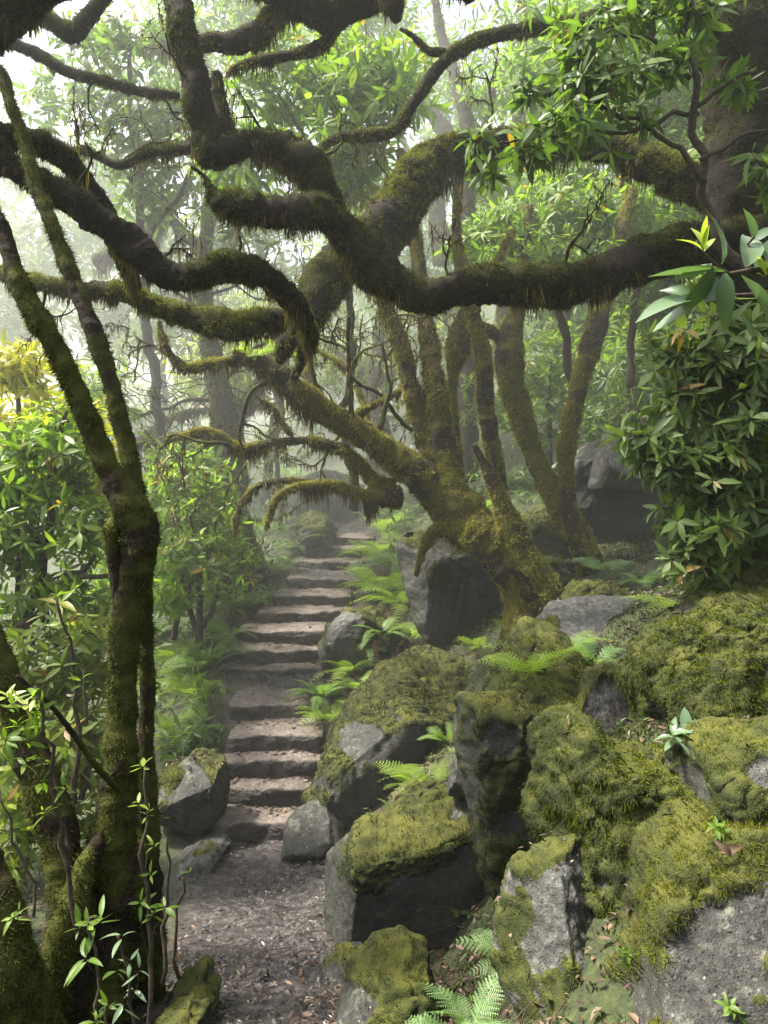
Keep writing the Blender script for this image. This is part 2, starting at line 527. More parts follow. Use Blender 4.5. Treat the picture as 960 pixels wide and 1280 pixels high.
def tube(ct, step=0.03, nseg=16, lump=0.16, lscale=None, seed=0, wob=0.0):
    s = spline(ct, step)
    C, R = s[:, :3], s[:, 3]
    rm = R.mean()
    if wob:
        C = C + wob * np.stack([fbm(C, rm * 9, 3, seed + 71), fbm(C, rm * 9, 3, seed + 72), fbm(C, rm * 9, 3, seed + 73)], 1)
    T = nrm(np.gradient(C, axis=0))
    up = np.array([0.3, 0.9, 0.2])
    n0 = nrm(np.cross(T[0], up))
    N = [n0]
    for k in range(1, len(T)):
        v = N[-1] - T[k] * np.dot(N[-1], T[k])
        N.append(v / np.linalg.norm(v))
    N = np.array(N)
    B = np.cross(T, N)
    th = np.arange(nseg) / nseg * 2 * PI
    D = N[:, None] * np.cos(th)[None, :, None] + B[:, None] * np.sin(th)[None, :, None]
    base = C[:, None] + D * R[:, None, None]
    q = base.reshape(-1, 3)
    ls = lscale or rm * 2.2
    lu = lump * (fbm(q, ls, 3, seed) + 0.7 * fbm(q, ls * 0.33, 3, seed + 5) + 0.35 * fbm(q, ls * 0.1, 2, seed + 6))
    V = C[:, None] + D * (R[:, None] * (1 + lu.reshape(len(C), nseg)))[..., None]
    V = V.reshape(-1, 3)
    n = len(C)
    idx = np.arange(n * nseg).reshape(n, nseg)
    nx = np.roll(idx, -1, 1)
    Q = np.stack([idx[:-1], nx[:-1], nx[1:], idx[1:]], -1).reshape(-1, 4)
    V = np.vstack([V, C[0] - T[0] * R[0] * .3, C[-1] + T[-1] * R[-1] * .5])
    a, b = n * nseg, n * nseg + 1
    tri = np.vstack([np.stack([nx[0], idx[0], np.full(nseg, a)], -1), np.stack([idx[-1], nx[-1], np.full(nseg, b)], -1)])
    return dict(V=V, Q=Q, T=tri, C=C, R=R, Tn=T, n=n, nseg=nseg)


def tris_of(tb):
    Q = tb['Q']
    return np.vstack([Q[:, [0, 1, 2]], Q[:, [0, 2, 3]]])


def scatter(V, T, n, rng, w=None):
    a, b, c = V[T[:, 0]], V[T[:, 1]], V[T[:, 2]]
    cr = np.cross(b - a, c - a)
    A = np.linalg.norm(cr, axis=1)
    pr = A if w is None else A * w
    cs = np.cumsum(pr)
    if cs[-1] <= 0:
        return np.zeros((0, 3)), np.zeros((0, 3)), np.zeros(0, int)
    k = np.searchsorted(cs, rng.random(n) * cs[-1])
    k = np.minimum(k, len(T) - 1)
    u, v = rng.random(n), rng.random(n)
    fl = u + v > 1
    u[fl], v[fl] = 1 - u[fl], 1 - v[fl]
    p = a[k] + (b - a)[k] * u[:, None] + (c - a)[k] * v[:, None]
    return p, cr[k] / np.maximum(A[k], 1e-12)[:, None], k


def area(V, T):
    return np.linalg.norm(np.cross(V[T[:, 1]] - V[T[:, 0]], V[T[:, 2]] - V[T[:, 0]]), axis=1) / 2


def blades(p, d, L, W, rng, shade=None):
    n = len(p)
    side = nrm(np.cross(d, rng.normal(size=(n, 3))))
    L = np.broadcast_to(L, (n,))[:, None]
    W = np.broadcast_to(W, (n,))[:, None]
    V = np.stack([p - side * W / 2, p + side * W / 2, p + d * L], 1).reshape(-1, 3)
    T = np.arange(3 * n).reshape(n, 3)
    sh = np.repeat(rng.random(n) if shade is None else shade, 3)
    return V, T, sh, np.tile([0.0, 0.0, 1.0], n)


def strands(p, L, W, rng, sway=0.12):
    n = len(p)
    L = L[:, None]
    a = rng.random(n) * 2 * PI
    side = np.stack([np.cos(a), np.sin(a), 0 * a], 1)
    d1 = nrm(np.stack([rng.normal(0, sway, n), rng.normal(0, sway, n), -np.ones(n)], 1))
    d2 = nrm(d1 + rng.normal(0, sway, (n, 3)) + np.array([0, 0, -0.6]))
    m = p + d1 * L * 0.5
    t = m + d2 * L * 0.5
    W = np.broadcast_to(W, (n,))[:, None]
    V = np.stack([p - side * W / 2, p + side * W / 2, m - side * W * .38, m + side * W * .38, t], 1).reshape(-1, 3)
    b = (np.arange(n) * 5)[:, None]
    T = np.concatenate([b + np.array([[0, 1, 3]]), b + np.array([[0, 3, 2]]), b + np.array([[2, 3, 4]])], 0)
    sh = np.repeat(rng.random(n), 5)
    return V, T, sh, np.tile([0.0, 0.0, .5, .5, 1.0], n)


def limb(parent, org, name, ct, seed, mat='bark', fuzz='fuzz', dens=6000, flen=0.022, hang=60, hlen=0.12, lump=0.16, step=None, nseg=None, hangbias=0.0, wob=0.0, moss=1.0, label=None, thin=0.0):
    """one trunk or limb with its moss pile and hanging moss as sub-parts. ct: (px, py, distance, half width in px)"""
    pts = np.array([[*P(a, b, d), max(r - thin, 0.6 * r) / F * d] for a, b, d, r in ct])
    dm = np.mean([c[2] for c in ct])
    px = dm / 770.0
    rm = pts[:, 3].mean()
    tb = tube(pts, step or max(0.012, rm * 0.16), nseg or int(np.clip(rm / px * 1.1, 8, 40)), lump, None, seed, wob)
    rng = rng_of(seed)
    mo = np.clip(0.55 + 1.1 * fbm(tb['V'], 0.3, 3, seed + 3), 0, 1) * moss
    o = mk(name, tb['V'], [tb['Q'], tb['T']], M[mat], parent, org, {'moss': mo})
    if label:
        o['label'] = label
    T = tris_of(tb)
    if dens:
        A = area(tb['V'], T)
        n = int(A.sum() * dens * 1.9)
        p, nn, k = scatter(tb['V'], T, n, rng, 0.10 + mo[T[:, 0]] ** 1.5)
        lumpy = 0.5 + 0.9 * sstep(-0.4, 0.6, fbm(p, 0.07, 2, seed + 8))
        d = nrm(nn * 0.8 + rng.normal(0, 0.38, (n, 3)) + np.array([0, 0, -0.25]))
        V, Tt, sh, tip = blades(p - nn * 0.003, d, flen * 1.25 * lumpy * (0.6 + 0.8 * rng.random(n)), max(0.0045, px * 0.95) * (0.7 + 0.6 * rng.random(n)), rng)
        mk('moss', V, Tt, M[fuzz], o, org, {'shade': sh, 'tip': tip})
    if hang:
        C, R, Tn = tb['C'], tb['R'], tb['Tn']
        seg = np.linalg.norm(np.gradient(C, axis=0), axis=1)
        w = seg * (0.12 + sstep(-0.4 - hangbias, 0.5, fbm(C, 0.2, 3, seed + 21))) * (1 - np.abs(Tn[:, 2]) * 0.8)
        nc = int(hang * 1.15 * w.sum()) + 1
        kc = np.minimum(np.searchsorted(np.cumsum(w), rng.random(nc) * w.sum()), len(C) - 1)
        Lc = hlen * (0.22 + 0.95 * rng.random(nc) ** 2.4) * (0.5 + 0.9 * sstep(-.5, .7, fbm(C[kc], 0.22, 2, seed + 33)))
        phc = rng.normal(0, 0.65, nc)
        m = 16
        k = np.repeat(kc, m)
        n = len(k)
        T2 = nrm(Tn[k] + rng.normal(0, .02, (n, 3)))
        sd = nrm(np.cross(T2, [0, 0.02, 1.0]))
        ph = np.repeat(phc, m) + rng.normal(0, 0.16, n)
        dn = nrm(np.cross(sd, T2))
        dn = dn * -np.sign(dn[:, 2:3] + 1e-6)
        off = dn * np.cos(ph)[:, None] + sd * np.sin(ph)[:, None]
        p = C[k] + off * (R[k] * 0.90)[:, None] + T2 * (rng.normal(0, 0.22, n) * np.repeat(Lc, m))[:, None]
        L = np.repeat(Lc, m) * (0.35 + 0.75 * rng.random(n))
        V, Tt, sh, tip = strands(p, L, max(0.007, px * 1.25) * (0.6 + 0.9 * rng.random(n)), rng, 0.17)
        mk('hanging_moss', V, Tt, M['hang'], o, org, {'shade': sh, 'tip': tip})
    return o, tb


def twig_spray(parent, org, starts, seed, gens=3, mat='bark', fuzz='fuzz', hang=0.5, name='twigs'):
    """crooked moss coated twigs forking again and again; starts = (px, py, d, heading degrees in the picture plane, length m, radius m)"""
    rng = rng_of(seed)
    Vs, Qs, Ts, Bs, o = [], [], [], [], 0
    todo = [(P(a, b, d), math.radians(h), L, r, 0) for a, b, d, h, L, r in starts]
    while todo:
        p, h, L, r, g = todo.pop()
        n = 7
        pts, hd, yaw = [], h, rng.normal(0, .35)
        q = p.copy()
        for k in range(n + 1):
            pts.append([*q, r * (1 - 0.55 * k / n)])
            hd += rng.normal(0, .30)
            yaw += rng.normal(0, .2)
            q = q + L / n * np.array([math.cos(hd) * math.cos(yaw), math.sin(yaw), math.sin(hd)])
            if g < gens and k in (2, 4, 5, 7) and rng.random() < .75:
                todo.append((q.copy(), hd + rng.choice([-1, 1]) * rng.uniform(.4, 1.1), L * rng.uniform(.45, .75), r * (1 - 0.5 * k / n) * .7, g + 1))
        tb = tube(pts, max(.02, L / 22), 6, 0.25, 0.05, seed + len(Vs))
        Vs.append(tb['V']); Qs.append(tb['Q'] + o); Ts.append(tb['T'] + o); o += len(tb['V'])
        m = max(2, int(L * 130 * hang))
        k = rng.integers(0, tb['n'], m)
        pp = tb['C'][k] + rng.normal(0, .006, (m, 3))
        Bs.append((pp, (0.02 + 0.10 * rng.random(m) ** 3) * (1.2 if g < 2 else .6)))
    V = np.vstack(Vs)
    t = mk(name, V, [np.vstack(Qs), np.vstack(Ts)], M[mat], parent, org, {'moss': np.clip(.55 + .8 * fbm(V, .25, 2, seed), 0, 1)})
    pp, L = np.vstack([b[0] for b in Bs]), np.concatenate([b[1] for b in Bs])
    V, T, sh, tip = strands(pp, L, max(.007, pp[:, 1].mean() / 770 * 1.2), rng, .12)
    mk('hanging_moss', V, T, M['hang'], t, org, {'shade': sh, 'tip': tip})
    return t


# ---- leaves
def leaf_tpl(nst=5, fold=0.18, curl=0.22, wid=0.30, point=1.0):
    t = np.linspace(0, 1, nst)
    w = wid / 2 * np.sin(PI * np.clip(t, 0, 1) ** 0.8) ** 0.75
    w[0] = wid * 0.05
    w[-1] = 0.004
    z = -curl * t ** 2
    V, tip = [], []
    for k in range(nst):
        V += [(-w[k], t[k], z[k] + fold * w[k]), (0, t[k], z[k]), (w[k], t[k], z[k] + fold * w[k])]
        tip += [0, 1, 0]
    Q = []
    for k in range(nst - 1):
        b = 3 * k
        Q += [(b, b + 1, b + 4, b + 3), (b + 1, b + 2, b + 5, b + 4)]
    return np.array(V, float), np.array(Q), np.array(tip, float)


TPL_N = leaf_tpl(6)
TPL_M = leaf_tpl(4)
TPL_F = leaf_tpl(3)
TPL_B = leaf_tpl(6, 0.25, 0.35, 0.42)


def frames(along, normal):
    a = nrm(along)
    n = nrm(normal - a * (normal * a).sum(-1, keepdims=True))
    s = np.cross(a, n)
    return np.stack([s, a, n], -1)


def place(tpl, pos, Rm, sc_, shade):
    V0, Q0, tip0 = tpl
    n, k = len(pos), len(V0)
    rv = np.random.default_rng(n * 7 + k)
    ax3 = np.stack([rv.uniform(.72, 1.2, n), np.ones(n), rv.uniform(-.3, 2.1, n)], 1) if n > 3 else np.ones((n, 3))
    V = np.einsum('nij,nkj->nki', Rm, V0[None] * ax3[:, None]) * sc_[:, None, None] + pos[:, None]
    Q = (Q0[None] + (np.arange(n) * k)[:, None, None]).reshape(-1, Q0.shape[1])
    return V.reshape(-1, 3), Q, np.repeat(shade, k), np.tile(tip0, n)


def rosettes(tips, axes, nl, size, rng, tpl=TPL_M, droop=0.25, spread=(0.7, 1.75), shade_by=None, stalk=0.15):
    """whorls of leaves at shoot tips"""
    N = len(tips)
    tot = N * nl
    ti = np.repeat(np.arange(N), nl)
    ax = nrm(axes)[ti]
    j = np.tile(np.arange(nl), N)
    a = j * 2.399 + np.repeat(rng.random(N) * 6.28, nl) + rng.normal(0, .2, tot)
    e1 = nrm(np.cross(ax, np.array([0.31, 0.52, 0.79])))
    e2 = np.cross(ax, e1)
    rad = e1 * np.cos(a)[:, None] + e2 * np.sin(a)[:, None]
    el = spread[0] + (spread[1] - spread[0]) * ((nl - 1 - j) / max(1, nl - 1)) + rng.normal(0, .18, tot)
    d = ax * np.cos(el)[:, None] + rad * np.sin(el)[:, None]
    d = nrm(d + np.array([0, 0, -1.0]) * (droop * (0.4 + 1.2 * rng.random(tot)))[:, None])
    nm = ax * np.sin(el)[:, None] - rad * np.cos(el)[:, None] + rng.normal(0, .25, (tot, 3)) + np.array([0, 0, .25])
    s = size * (0.45 + 0.8 * rng.random(tot) ** 0.8) * (0.75 + 0.45 * rng.random(N))[ti]
    pos = tips[ti] - ax * (size * stalk * (nl - 1 - j) / nl * 2.0)[:, None] + d * (s * 0.06)[:, None]
    sh = np.clip((rng.random(N) * 0.5)[ti] + rng.random(tot) * 0.5, 0, 1)
    if shade_by is not None:
        sh = np.clip(sh + shade_by[ti], 0, 0.999)
    keep = rng.random(tot) < 0.86 if N > 8 else np.ones(tot, bool)
    return place(tpl, pos[keep], frames(d, nm)[keep], s[keep], sh[keep])


def sticks(A, B, r0, r1, rng, sag=0.06):
    """many thin bent twigs from A to B in one mesh"""
    n = len(A)
    L = np.linalg.norm(B - A, axis=1, keepdims=True)
    mid = (A + B) / 2 + rng.normal(0, 1, (n, 3)) * L * sag
    d = nrm(B - A)
    e1 = nrm(np.cross(d, np.array([0.3, 0.5, 0.8])))
    e2 = np.cross(d, e1)
    r0 = np.broadcast_to(r0, (n,))[:, None]
    r1 = np.broadcast_to(r1, (n,))[:, None]
    rings = []
    for c, r in ((A, r0), (mid, (r0 + r1) / 2), (B, r1)):
        for q in range(3):
            rings.append(c + (e1 * math.cos(q * 2.094) + e2 * math.sin(q * 2.094)) * r)
    V = np.stack(rings, 1).reshape(-1, 3)
    Q0 = []
    for k in (0, 3):
        for q in range(3):
            Q0.append((k + q, k + (q + 1) % 3, k + 3 + (q + 1) % 3, k + 3 + q))
    Q = (np.array(Q0)[None] + (np.arange(n) * 9)[:, None, None]).reshape(-1, 4)
    return V, Q


def crown(parent, org, blobs, leaf, size, seed, nl=8, tpl=TPL_M, mat='leaf', name='crown', twigs=True, clump=7, updir=0.7, droop=0.25, root=None):
    """leaf mass: blobs = (px, py, d, rx px, rz px, depth half m, rosette count)"""
    rng = rng_of(seed)
    tips, axes, cents = [], [], []
    for (px, py, d, rx, rz, ry, n) in blobs:
        c = P(px, py, d)
        ext = np.array([rx / F * d, ry, rz / F * d])
        nc = max(1, n // clump)
        u = nrm(rng.normal(size=(nc, 3))) * (rng.random((nc, 1)) ** 0.45)
        cc = c + u * ext
        k = rng.integers(0, nc, n)
        cs = ext.mean() * 0.30
        off = rng.normal(0, 1, (n, 3)) * np.minimum(cs, size * 1.6) * np.array([1, 1, .7])
        tp = cc[k] + off
        ax = nrm(0.9 * nrm(tp - c) + np.array([0, 0, updir]) + rng.normal(0, .35, (n, 3)) + 0.6 * nrm(off))
        tips.append(tp)
        axes.append(ax)
        cents.append(cc[k] - ax * 0.0 - np.array([0, 0, 0.4]) * cs)
    tips, axes, cents = map(np.vstack, (tips, axes, cents))
    V, Q, sh, tip = rosettes(tips, axes, nl, size, rng, tpl, droop, shade_by=(axes[:, 2] * 0.12))
    o = mk(name, V, Q, M[mat], parent, org, {'shade': sh, 'tip': tip})
    if twigs:
        r = max(0.0035, 0.0035)
        V, Q = sticks(cents, tips, r * 1.3, r * .8, rng)
        mk('twigs', V, Q, M['twig'], o, org)
    return o


# ---- rocks
_ico = {}


def ico(n):
    if n not in _ico:
        bm = bmesh.new()
        bmesh.ops.create_icosphere(bm, subdivisions=n, radius=1.0)
        V = np.array([v.co[:] for v in bm.verts])
        T = np.array([[v.index for v in f.verts] for f in bm.faces])
        bm.free()
        _ico[n] = (nrm(V), T)
    return _ico[n]


def vnormals(V, T):
    cr = np.cross(V[T[:, 1]] - V[T[:, 0]], V[T[:, 2]] - V[T[:, 0]])
    N = np.zeros_like(V)
    for k in range(3):
        for c in range(3):
            N[:, c] += np.bincount(T[:, k], cr[:, c], len(V))
    return nrm(N)


rock_info = {}


def relax(V, T, it):
    """slide vertices along the surface until they are evenly spread"""
    E = np.vstack([T[:, [0, 1]], T[:, [1, 2]], T[:, [2, 0]]])
    deg = np.bincount(E[:, 0], minlength=len(V)).astype(float)
    for _ in range(it):
        N = vnormals(V, T)
        A = np.stack([np.bincount(E[:, 0], V[E[:, 1], c], len(V)) for c in range(3)], 1) / deg[:, None]
        dv = A - V
        V = V + 0.6 * (dv - N * (dv * N).sum(1, keepdims=True)) + 0.06 * dv
    return V



def rock(label, poly, d, hy, seed, lean=0.25, e=0.55, facets=7, rough=0.05, mossb=0.0, up=0.75, lvl=6, mat='rock', mossmat='rockmoss', dens=9000, blen=0.02, bald=(), drape=0.0, cut=(0.80, 0.95), name='boulder', cat='boulder', group=None, lumps=0.02, green=(), mn=0.5, planes=(), infl=None):
    rng = rng_of(seed)
    dc = d + hy * 0.6
    ph = (max(b for a, b in poly) - min(b for a, b in poly)) / F * d
    ds = dc + hy * 0.45 + 0.35 * lean * ph if np.mean([b for a, b in poly]) > HY + 60 else dc
    pts = np.array([[P(a, b, dc)[0], P(a, b, ds)[2]] for a, b in poly])
    pts = pts.mean(0) + (pts - pts.mean(0)) * (infl or (1.14 if planes else 1.07))
    # area centroid
    x, z = pts[:, 0], pts[:, 1]
    x1, z1 = np.roll(x, -1), np.roll(z, -1)
    cr = x * z1 - x1 * z
    A = cr.sum() / 2
    c2 = np.array([((x + x1) * cr).sum(), ((z + z1) * cr).sum()]) / (6 * A)
    ang = np.arange(720) / 720 * 2 * PI
    dirs = np.stack([np.cos(ang), np.sin(ang)], 1)
    rad = np.zeros(720)
    for i in range(len(pts)):
        a, b = pts[i] - c2, pts[(i + 1) % len(pts)] - c2
        ed = b - a
        den = dirs[:, 0] * ed[1] - dirs[:, 1] * ed[0]
        den = np.where(np.abs(den) < 1e-9, 1e-9, den)
        t = (a[0] * ed[1] - a[1] * ed[0]) / den
        u = (a[0] * dirs[:, 1] - a[1] * dirs[:, 0]) / den
        ok = (t > 0) & (u >= -1e-6) & (u <= 1 + 1e-6)
        rad = np.where(ok, np.maximum(rad, t), rad)
    ker = np.exp(-np.linspace(-2, 2, 17) ** 2)
    ker /= ker.sum()
    rad = np.convolve(np.concatenate([rad[-8:], rad, rad[:8]]), ker, 'valid')
    n, T = ico(lvl)
    th = np.arctan2(n[:, 2], n[:, 0]) % (2 * PI)
    s = np.sqrt(n[:, 0] ** 2 + n[:, 2] ** 2)
    r = np.interp(th, np.append(ang, 2 * PI), np.append(rad, rad[0]))
    se = s ** e
    V = np.stack([c2[0] + r * np.cos(th) * se, dc + np.sign(n[:, 1]) * np.abs(n[:, 1]) ** e * hy, c2[1] + r * np.sin(th) * se], 1)
    cen = np.array([c2[0], dc, c2[1]])
    size = rad.mean()
    V[:, 1] += lean * (V[:, 2] - c2[1])
    # big slow warp, then flat facets
    N = vnormals(V, T)
    V = V + N * (fbm(V, size * 0.9, 2, seed) * size * rough * 1.4)[:, None]
    for k in range(facets):
        f = rng.normal(size=3)
        f[1] = -abs(f[1]) * 0.9
        f = f / np.linalg.norm(f)
        q = (V - cen) @ f
        lim = np.quantile(q, rng.uniform(*cut))
        ov = np.maximum(q - lim, 0)
        V = V - f * (ov * 0.93)[:, None]
    for f, qt in planes:
        f = np.array(f, float)
        f = f / np.linalg.norm(f)
        q = (V - cen) @ f
        V = V - f * (np.maximum(q - np.quantile(q, qt), 0) * 0.96)[:, None]
    V = relax(V, T, 14)
    N = vnormals(V, T)
    V = V + N * (fbm(V, size * 0.35, 5, seed + 2) * size * rough + 0.006 * fbm(V, 0.05, 3, seed + 4))[:, None]
    N = vnormals(V, T)
    m = N[:, 2] * up + mossb + mn * fbm(V, 0.32, 4, seed + 9) + 0.25 * fbm(V, 0.07, 2, seed + 12)
    for (bx, by, br) in bald:
        pp = np.array([(bx - CX) / F, (HY - by) / F])
        sp = np.stack([V[:, 0] / V[:, 1], V[:, 2] / V[:, 1]], 1)
        q = np.linalg.norm(sp - pp, axis=1) * F / br
        m = m - 1.6 * (1 - sstep(0.7, 1.15, q + 0.25 * fbm(V, 0.12, 3, seed + 77)))
    for (bx, by, br) in green:
        pp = np.array([(bx - CX) / F, (HY - by) / F])
        sp = np.stack([V[:, 0] / V[:, 1], V[:, 2] / V[:, 1]], 1)
        q = np.linalg.norm(sp - pp, axis=1) * F / br
        m = m + 1.2 * (1 - sstep(0.6, 1.2, q + 0.25 * fbm(V, 0.12, 3, seed + 78)))
    ms = sstep(0.22, 0.5, m)
    V = V + N * (ms * (lumps * 0.8 + lumps * 0.95 * fbm(V, 0.13, 2, seed + 15) + 0.45 * lumps * fbm(V, 0.035, 2, seed + 16)))[:, None]
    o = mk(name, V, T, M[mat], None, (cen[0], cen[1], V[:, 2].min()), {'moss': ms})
    tag(o, label, cat, group)
    org = np.array([cen[0], cen[1], V[:, 2].min()])
    if dens:
        px = d / 770
        N = vnormals(V, T)
        fr = np.clip(0.9 - (V[T[:, 0], 1] - dc) / hy, 0.0, 1)
        w = ms[T[:, 0]] * (0.1 + fr)
        n = int((area(V, T) * w).sum() * dens * 1.6) + 8
        w = w + 1e-6
        p, nn, k = scatter(V, T, n, rng, w)
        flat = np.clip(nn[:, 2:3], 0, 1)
        lumpy = (0.55 + 0.8 * sstep(-.4, .6, fbm(p, 0.05, 2, seed + 40)))
        dd = nrm(nn * 0.8 + rng.normal(0, .45, (n, 3)) + np.array([0, 0, 1.0]) * (0.45 * flat) - np.array([0, 0, 1.0]) * ((1 - flat) * (0.35 + drape)))
        L = blen * 0.72 * lumpy * (0.5 + 0.9 * rng.random(n)) * (1 + 0.6 * drape * (1 - flat[:, 0]))
        Vb, Tb, sh, tip = blades(p - nn * 0.003, dd, L, max(0.0036, px * 1.0) * (0.7 + .7 * rng.random(n)), rng)
        sh = sh * np.repeat(0.45 + 0.55 * sstep(0.05, 0.75, flat[:, 0]), 3)  # shade painted in: moss tone darkened on steep faces
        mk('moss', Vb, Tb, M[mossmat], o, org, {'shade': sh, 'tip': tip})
    rock_info[label] = (V, T)
    o['label'] = label
    return o


def on_rock(label, px, py):
    """the point of a rock's surface one sees at that photo pixel (its nearest vertex)"""
    V = rock_info[label][0]
    q = np.hypot(CX + V[:, 0] / V[:, 1] * F - px, HY - V[:, 2] / V[:, 1] * F - py)
    k = np.where(q < q.min() + 4)[0]
    return V[k[np.argmin(V[k, 1])]]


#@@SCENE@@
# ------------------------------------------------------------------ steps
def stone_step(i, label):
    d, z, xl, xr = steps[i]
    rng = rng_of(900 + i)
    nd = steps[i + 1][0] if i + 1 < len(steps) else d + 0.9
    x0, x1 = (xl - CX) / F * d, (xr - CX) / F * d
    dep = min(max(nd - d + 0.12, 0.3), 1.0)
    hz = 0.15
    n, T = ico(6)
    k = 9.0
    q = n / (np.abs(n) ** k).sum(1, keepdims=True) ** (1 / k)
    # spread the points evenly on the faces of the slab
    V = q * np.array([(x1 - x0) / 2, dep / 2, hz])
    c = np.array([(x0 + x1) / 2, d + dep / 2, z - hz])
    V = V + c
    N = nrm(q ** 7)
    bow = rng.uniform(-.05, .05)
    V[:, 1] += bow * ((V[:, 0] - c[0]) / (x1 - x0) * 2) ** 2 + rng.uniform(-.06, .06) * (V[:, 0] - c[0])
    V[:, 2] += rng.uniform(-.03, .03) * (V[:, 0] - c[0])
    V += N * (0.022 * fbm(V, 0.45, 2, 50 + i) + 0.013 * fbm(V, 0.09, 4, 80 + i))[:, None]
    # worn hollows in the nosing
    edge = sstep(0.5, 1.0, q[:, 2]) * sstep(-0.2, -0.9, q[:, 1])
    V[:, 2] -= edge * 0.020 * sstep(-0.2, 0.6, fbm(V, 0.22, 3, 120 + i))
    ends = sstep(0.55, 0.95, np.abs(q[:, 0]))
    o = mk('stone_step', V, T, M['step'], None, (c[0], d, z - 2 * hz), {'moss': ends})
    tag(o, label, 'step', 'stone steps of the stairway')
    tread = V[(N[:, 2] > 0.8)]
    return tread


step_labels = [
    'lowest stone step, rising from the wet path beside the loose wedge rock',
    'second stone step from the path, right above the wedge rock',
    'third stone step from the path, level with the top of the left mossy rock',
    'fourth stone step from the path, thick rounded slab with a mossy left end',
    'fifth stone step from the path, front of the broad pale landing',
    'sixth stone step from the path, at the back of the broad landing',
    'seventh stone step from the path, at the foot of the pale boulder',
    'eighth stone step from the path, its right end against the pale boulder',
    'ninth stone step from the path, just above the pale boulder right of the stairs',
    'tenth stone step from the path, halfway up the hazy upper flight',
    'eleventh stone step from the path, fourth below the top',
    'third stone step below the top, bordered by bright ferns on the right',
    'second highest stone step, just under the topmost one',
    'topmost stone step, narrow and hazy below the mossy rock']
treads = [stone_step(i, step_labels[i]) for i in range(14)]

# ------------------------------------------------------------------ boulders
# near right bank
rock('large bottom right boulder with thick golden moss over bare dark basalt', [(1100, 1010), (960, 1006), (900, 1020), (868, 1045), (846, 1085), (822, 1135), (790, 1200), (748, 1250), (705, 1330), (1100, 1330)],
     2.15, 0.75, 11, 0.55, 0.5, 5, 0.045, 0.30, 0.6, 7, dens=15000, blen=0.032, lumps=0.026, mossmat='rockmoss_gold',
     bald=[(915, 1180, 62), (960, 1130, 60), (850, 1225, 60), (935, 1265, 55), (770, 1262, 48), (700, 1265, 36), (885, 1105, 15), (700, 1225, 20)],
     green=[(900, 1060, 90), (790, 1190, 60), (950, 1270, 30), (830, 1100, 60)], mat='rock')
rock('bare grey rock with a mossy left edge beside the litter hollow', [(630, 1200), (640, 1140), (668, 1100), (715, 1074), (765, 1066), (792, 1085), (812, 1130), (790, 1185), (735, 1240), (665, 1260), (636, 1240)],
     2.75, 0.36, 12, 0.55, 0.5, 6, 0.05, 0.15, 0.5, 6, dens=14000, blen=0.02, bald=[(715, 1125, 45), (740, 1085, 26), (690, 1170, 26)], green=[(648, 1150, 26), (690, 1070, 18), (640, 1210, 24)], mat='rock_pale', planes=[((-.6,-.6,.5),.65),((.6,-.6,.5),.68)])
rock('squared mossy boulder with a bare grey brow over the dark hollow', [(579, 905), (600, 888), (650, 884), (705, 884), (745, 878), (780, 900), (775, 955), (705, 985), (694, 1050), (662, 1098), (618, 1065), (592, 985)],
     3.6, 0.5, 13, 0.18, 0.42, 5, 0.05, 0.35, 0.5, 6, dens=11000, blen=0.022, bald=[(625, 922, 24), (675, 916, 20), (592, 945, 14)], mossmat='rockmoss_dark', drape=0.4, planes=[((-.05,-1,.05),.5),((-.95,-.3,0),.8)])
rock('bright moss hump on the crest of the bank below the twin roots', [(582, 915), (604, 868), (640, 826), (676, 790), (712, 775), (735, 800), (745, 850), (760, 885), (700, 900), (640, 903)],
     4.3, 0.5, 14, 0.75, 0.6, 3, 0.06, 0.5, 0.7, 6, dens=12000, blen=0.02, bald=[(600, 890, 12), (745, 860, 20)])
rock('ledge of draped moss curtains in the middle of the right bank', [(682, 985), (692, 925), (716, 906), (742, 914), (770, 938), (830, 936), (880, 938), (905, 975), (880, 1035), (800, 1052), (730, 1062), (690, 1048)],
     3.15, 0.38, 15, 0.12, 0.42, 3, 0.07, 0.7, 0.4, 6, dens=15000, blen=0.022, lumps=0.03, drape=0.9, mossmat='rockmoss')
rock('lichen spotted grey rock with a moss cap at the right edge', [(846, 1000), (852, 962), (880, 930), (925, 912), (990, 905), (1050, 920), (1050, 1015), (930, 1030), (862, 1022)],
     2.8, 0.34, 16, 0.3, 0.5, 6, 0.05, 0.15, 0.7, 6, dens=14000, blen=0.02, bald=[(868, 985, 26), (955, 965, 20)], green=[(920, 930, 30), (905, 1000, 30)], mat='rock_pale')
rock('big hummock with hanging moss folds below the leafy shrub', [(800, 870), (822, 815), (860, 780), (905, 765), (960, 757), (1080, 760), (1080, 930), (960, 930), (890, 925), (838, 938), (806, 915)],
     3.6, 0.5, 17, 0.35, 0.45, 3, 0.085, 0.65, 0.5, 7, dens=14000, blen=0.024, lumps=0.035, drape=0.8)
rock('slanting grey slab between the moss hump and the hanging moss folds', [(716, 905), (738, 868), (768, 848), (800, 838), (826, 868), (832, 925), (790, 940), (740, 938)],
     3.95, 0.3, 18, 0.4, 0.5, 7, 0.05, 0.1, 0.5, 6, dens=11000, blen=0.018, bald=[(765, 885, 32)], mat='rock', planes=[((.3,-.6,.75),.55)])
rock('dark rounded moss mound under the shrub at the right edge', [(868, 790), (884, 745), (905, 712), (932, 696), (980, 700), (1060, 720), (1060, 800), (940, 800)],
     4.3, 0.5, 19, 0.3, 0.6, 3, 0.07, 0.5, 0.6, 6, dens=9000, blen=0.022, mossmat='rockmoss_dark')
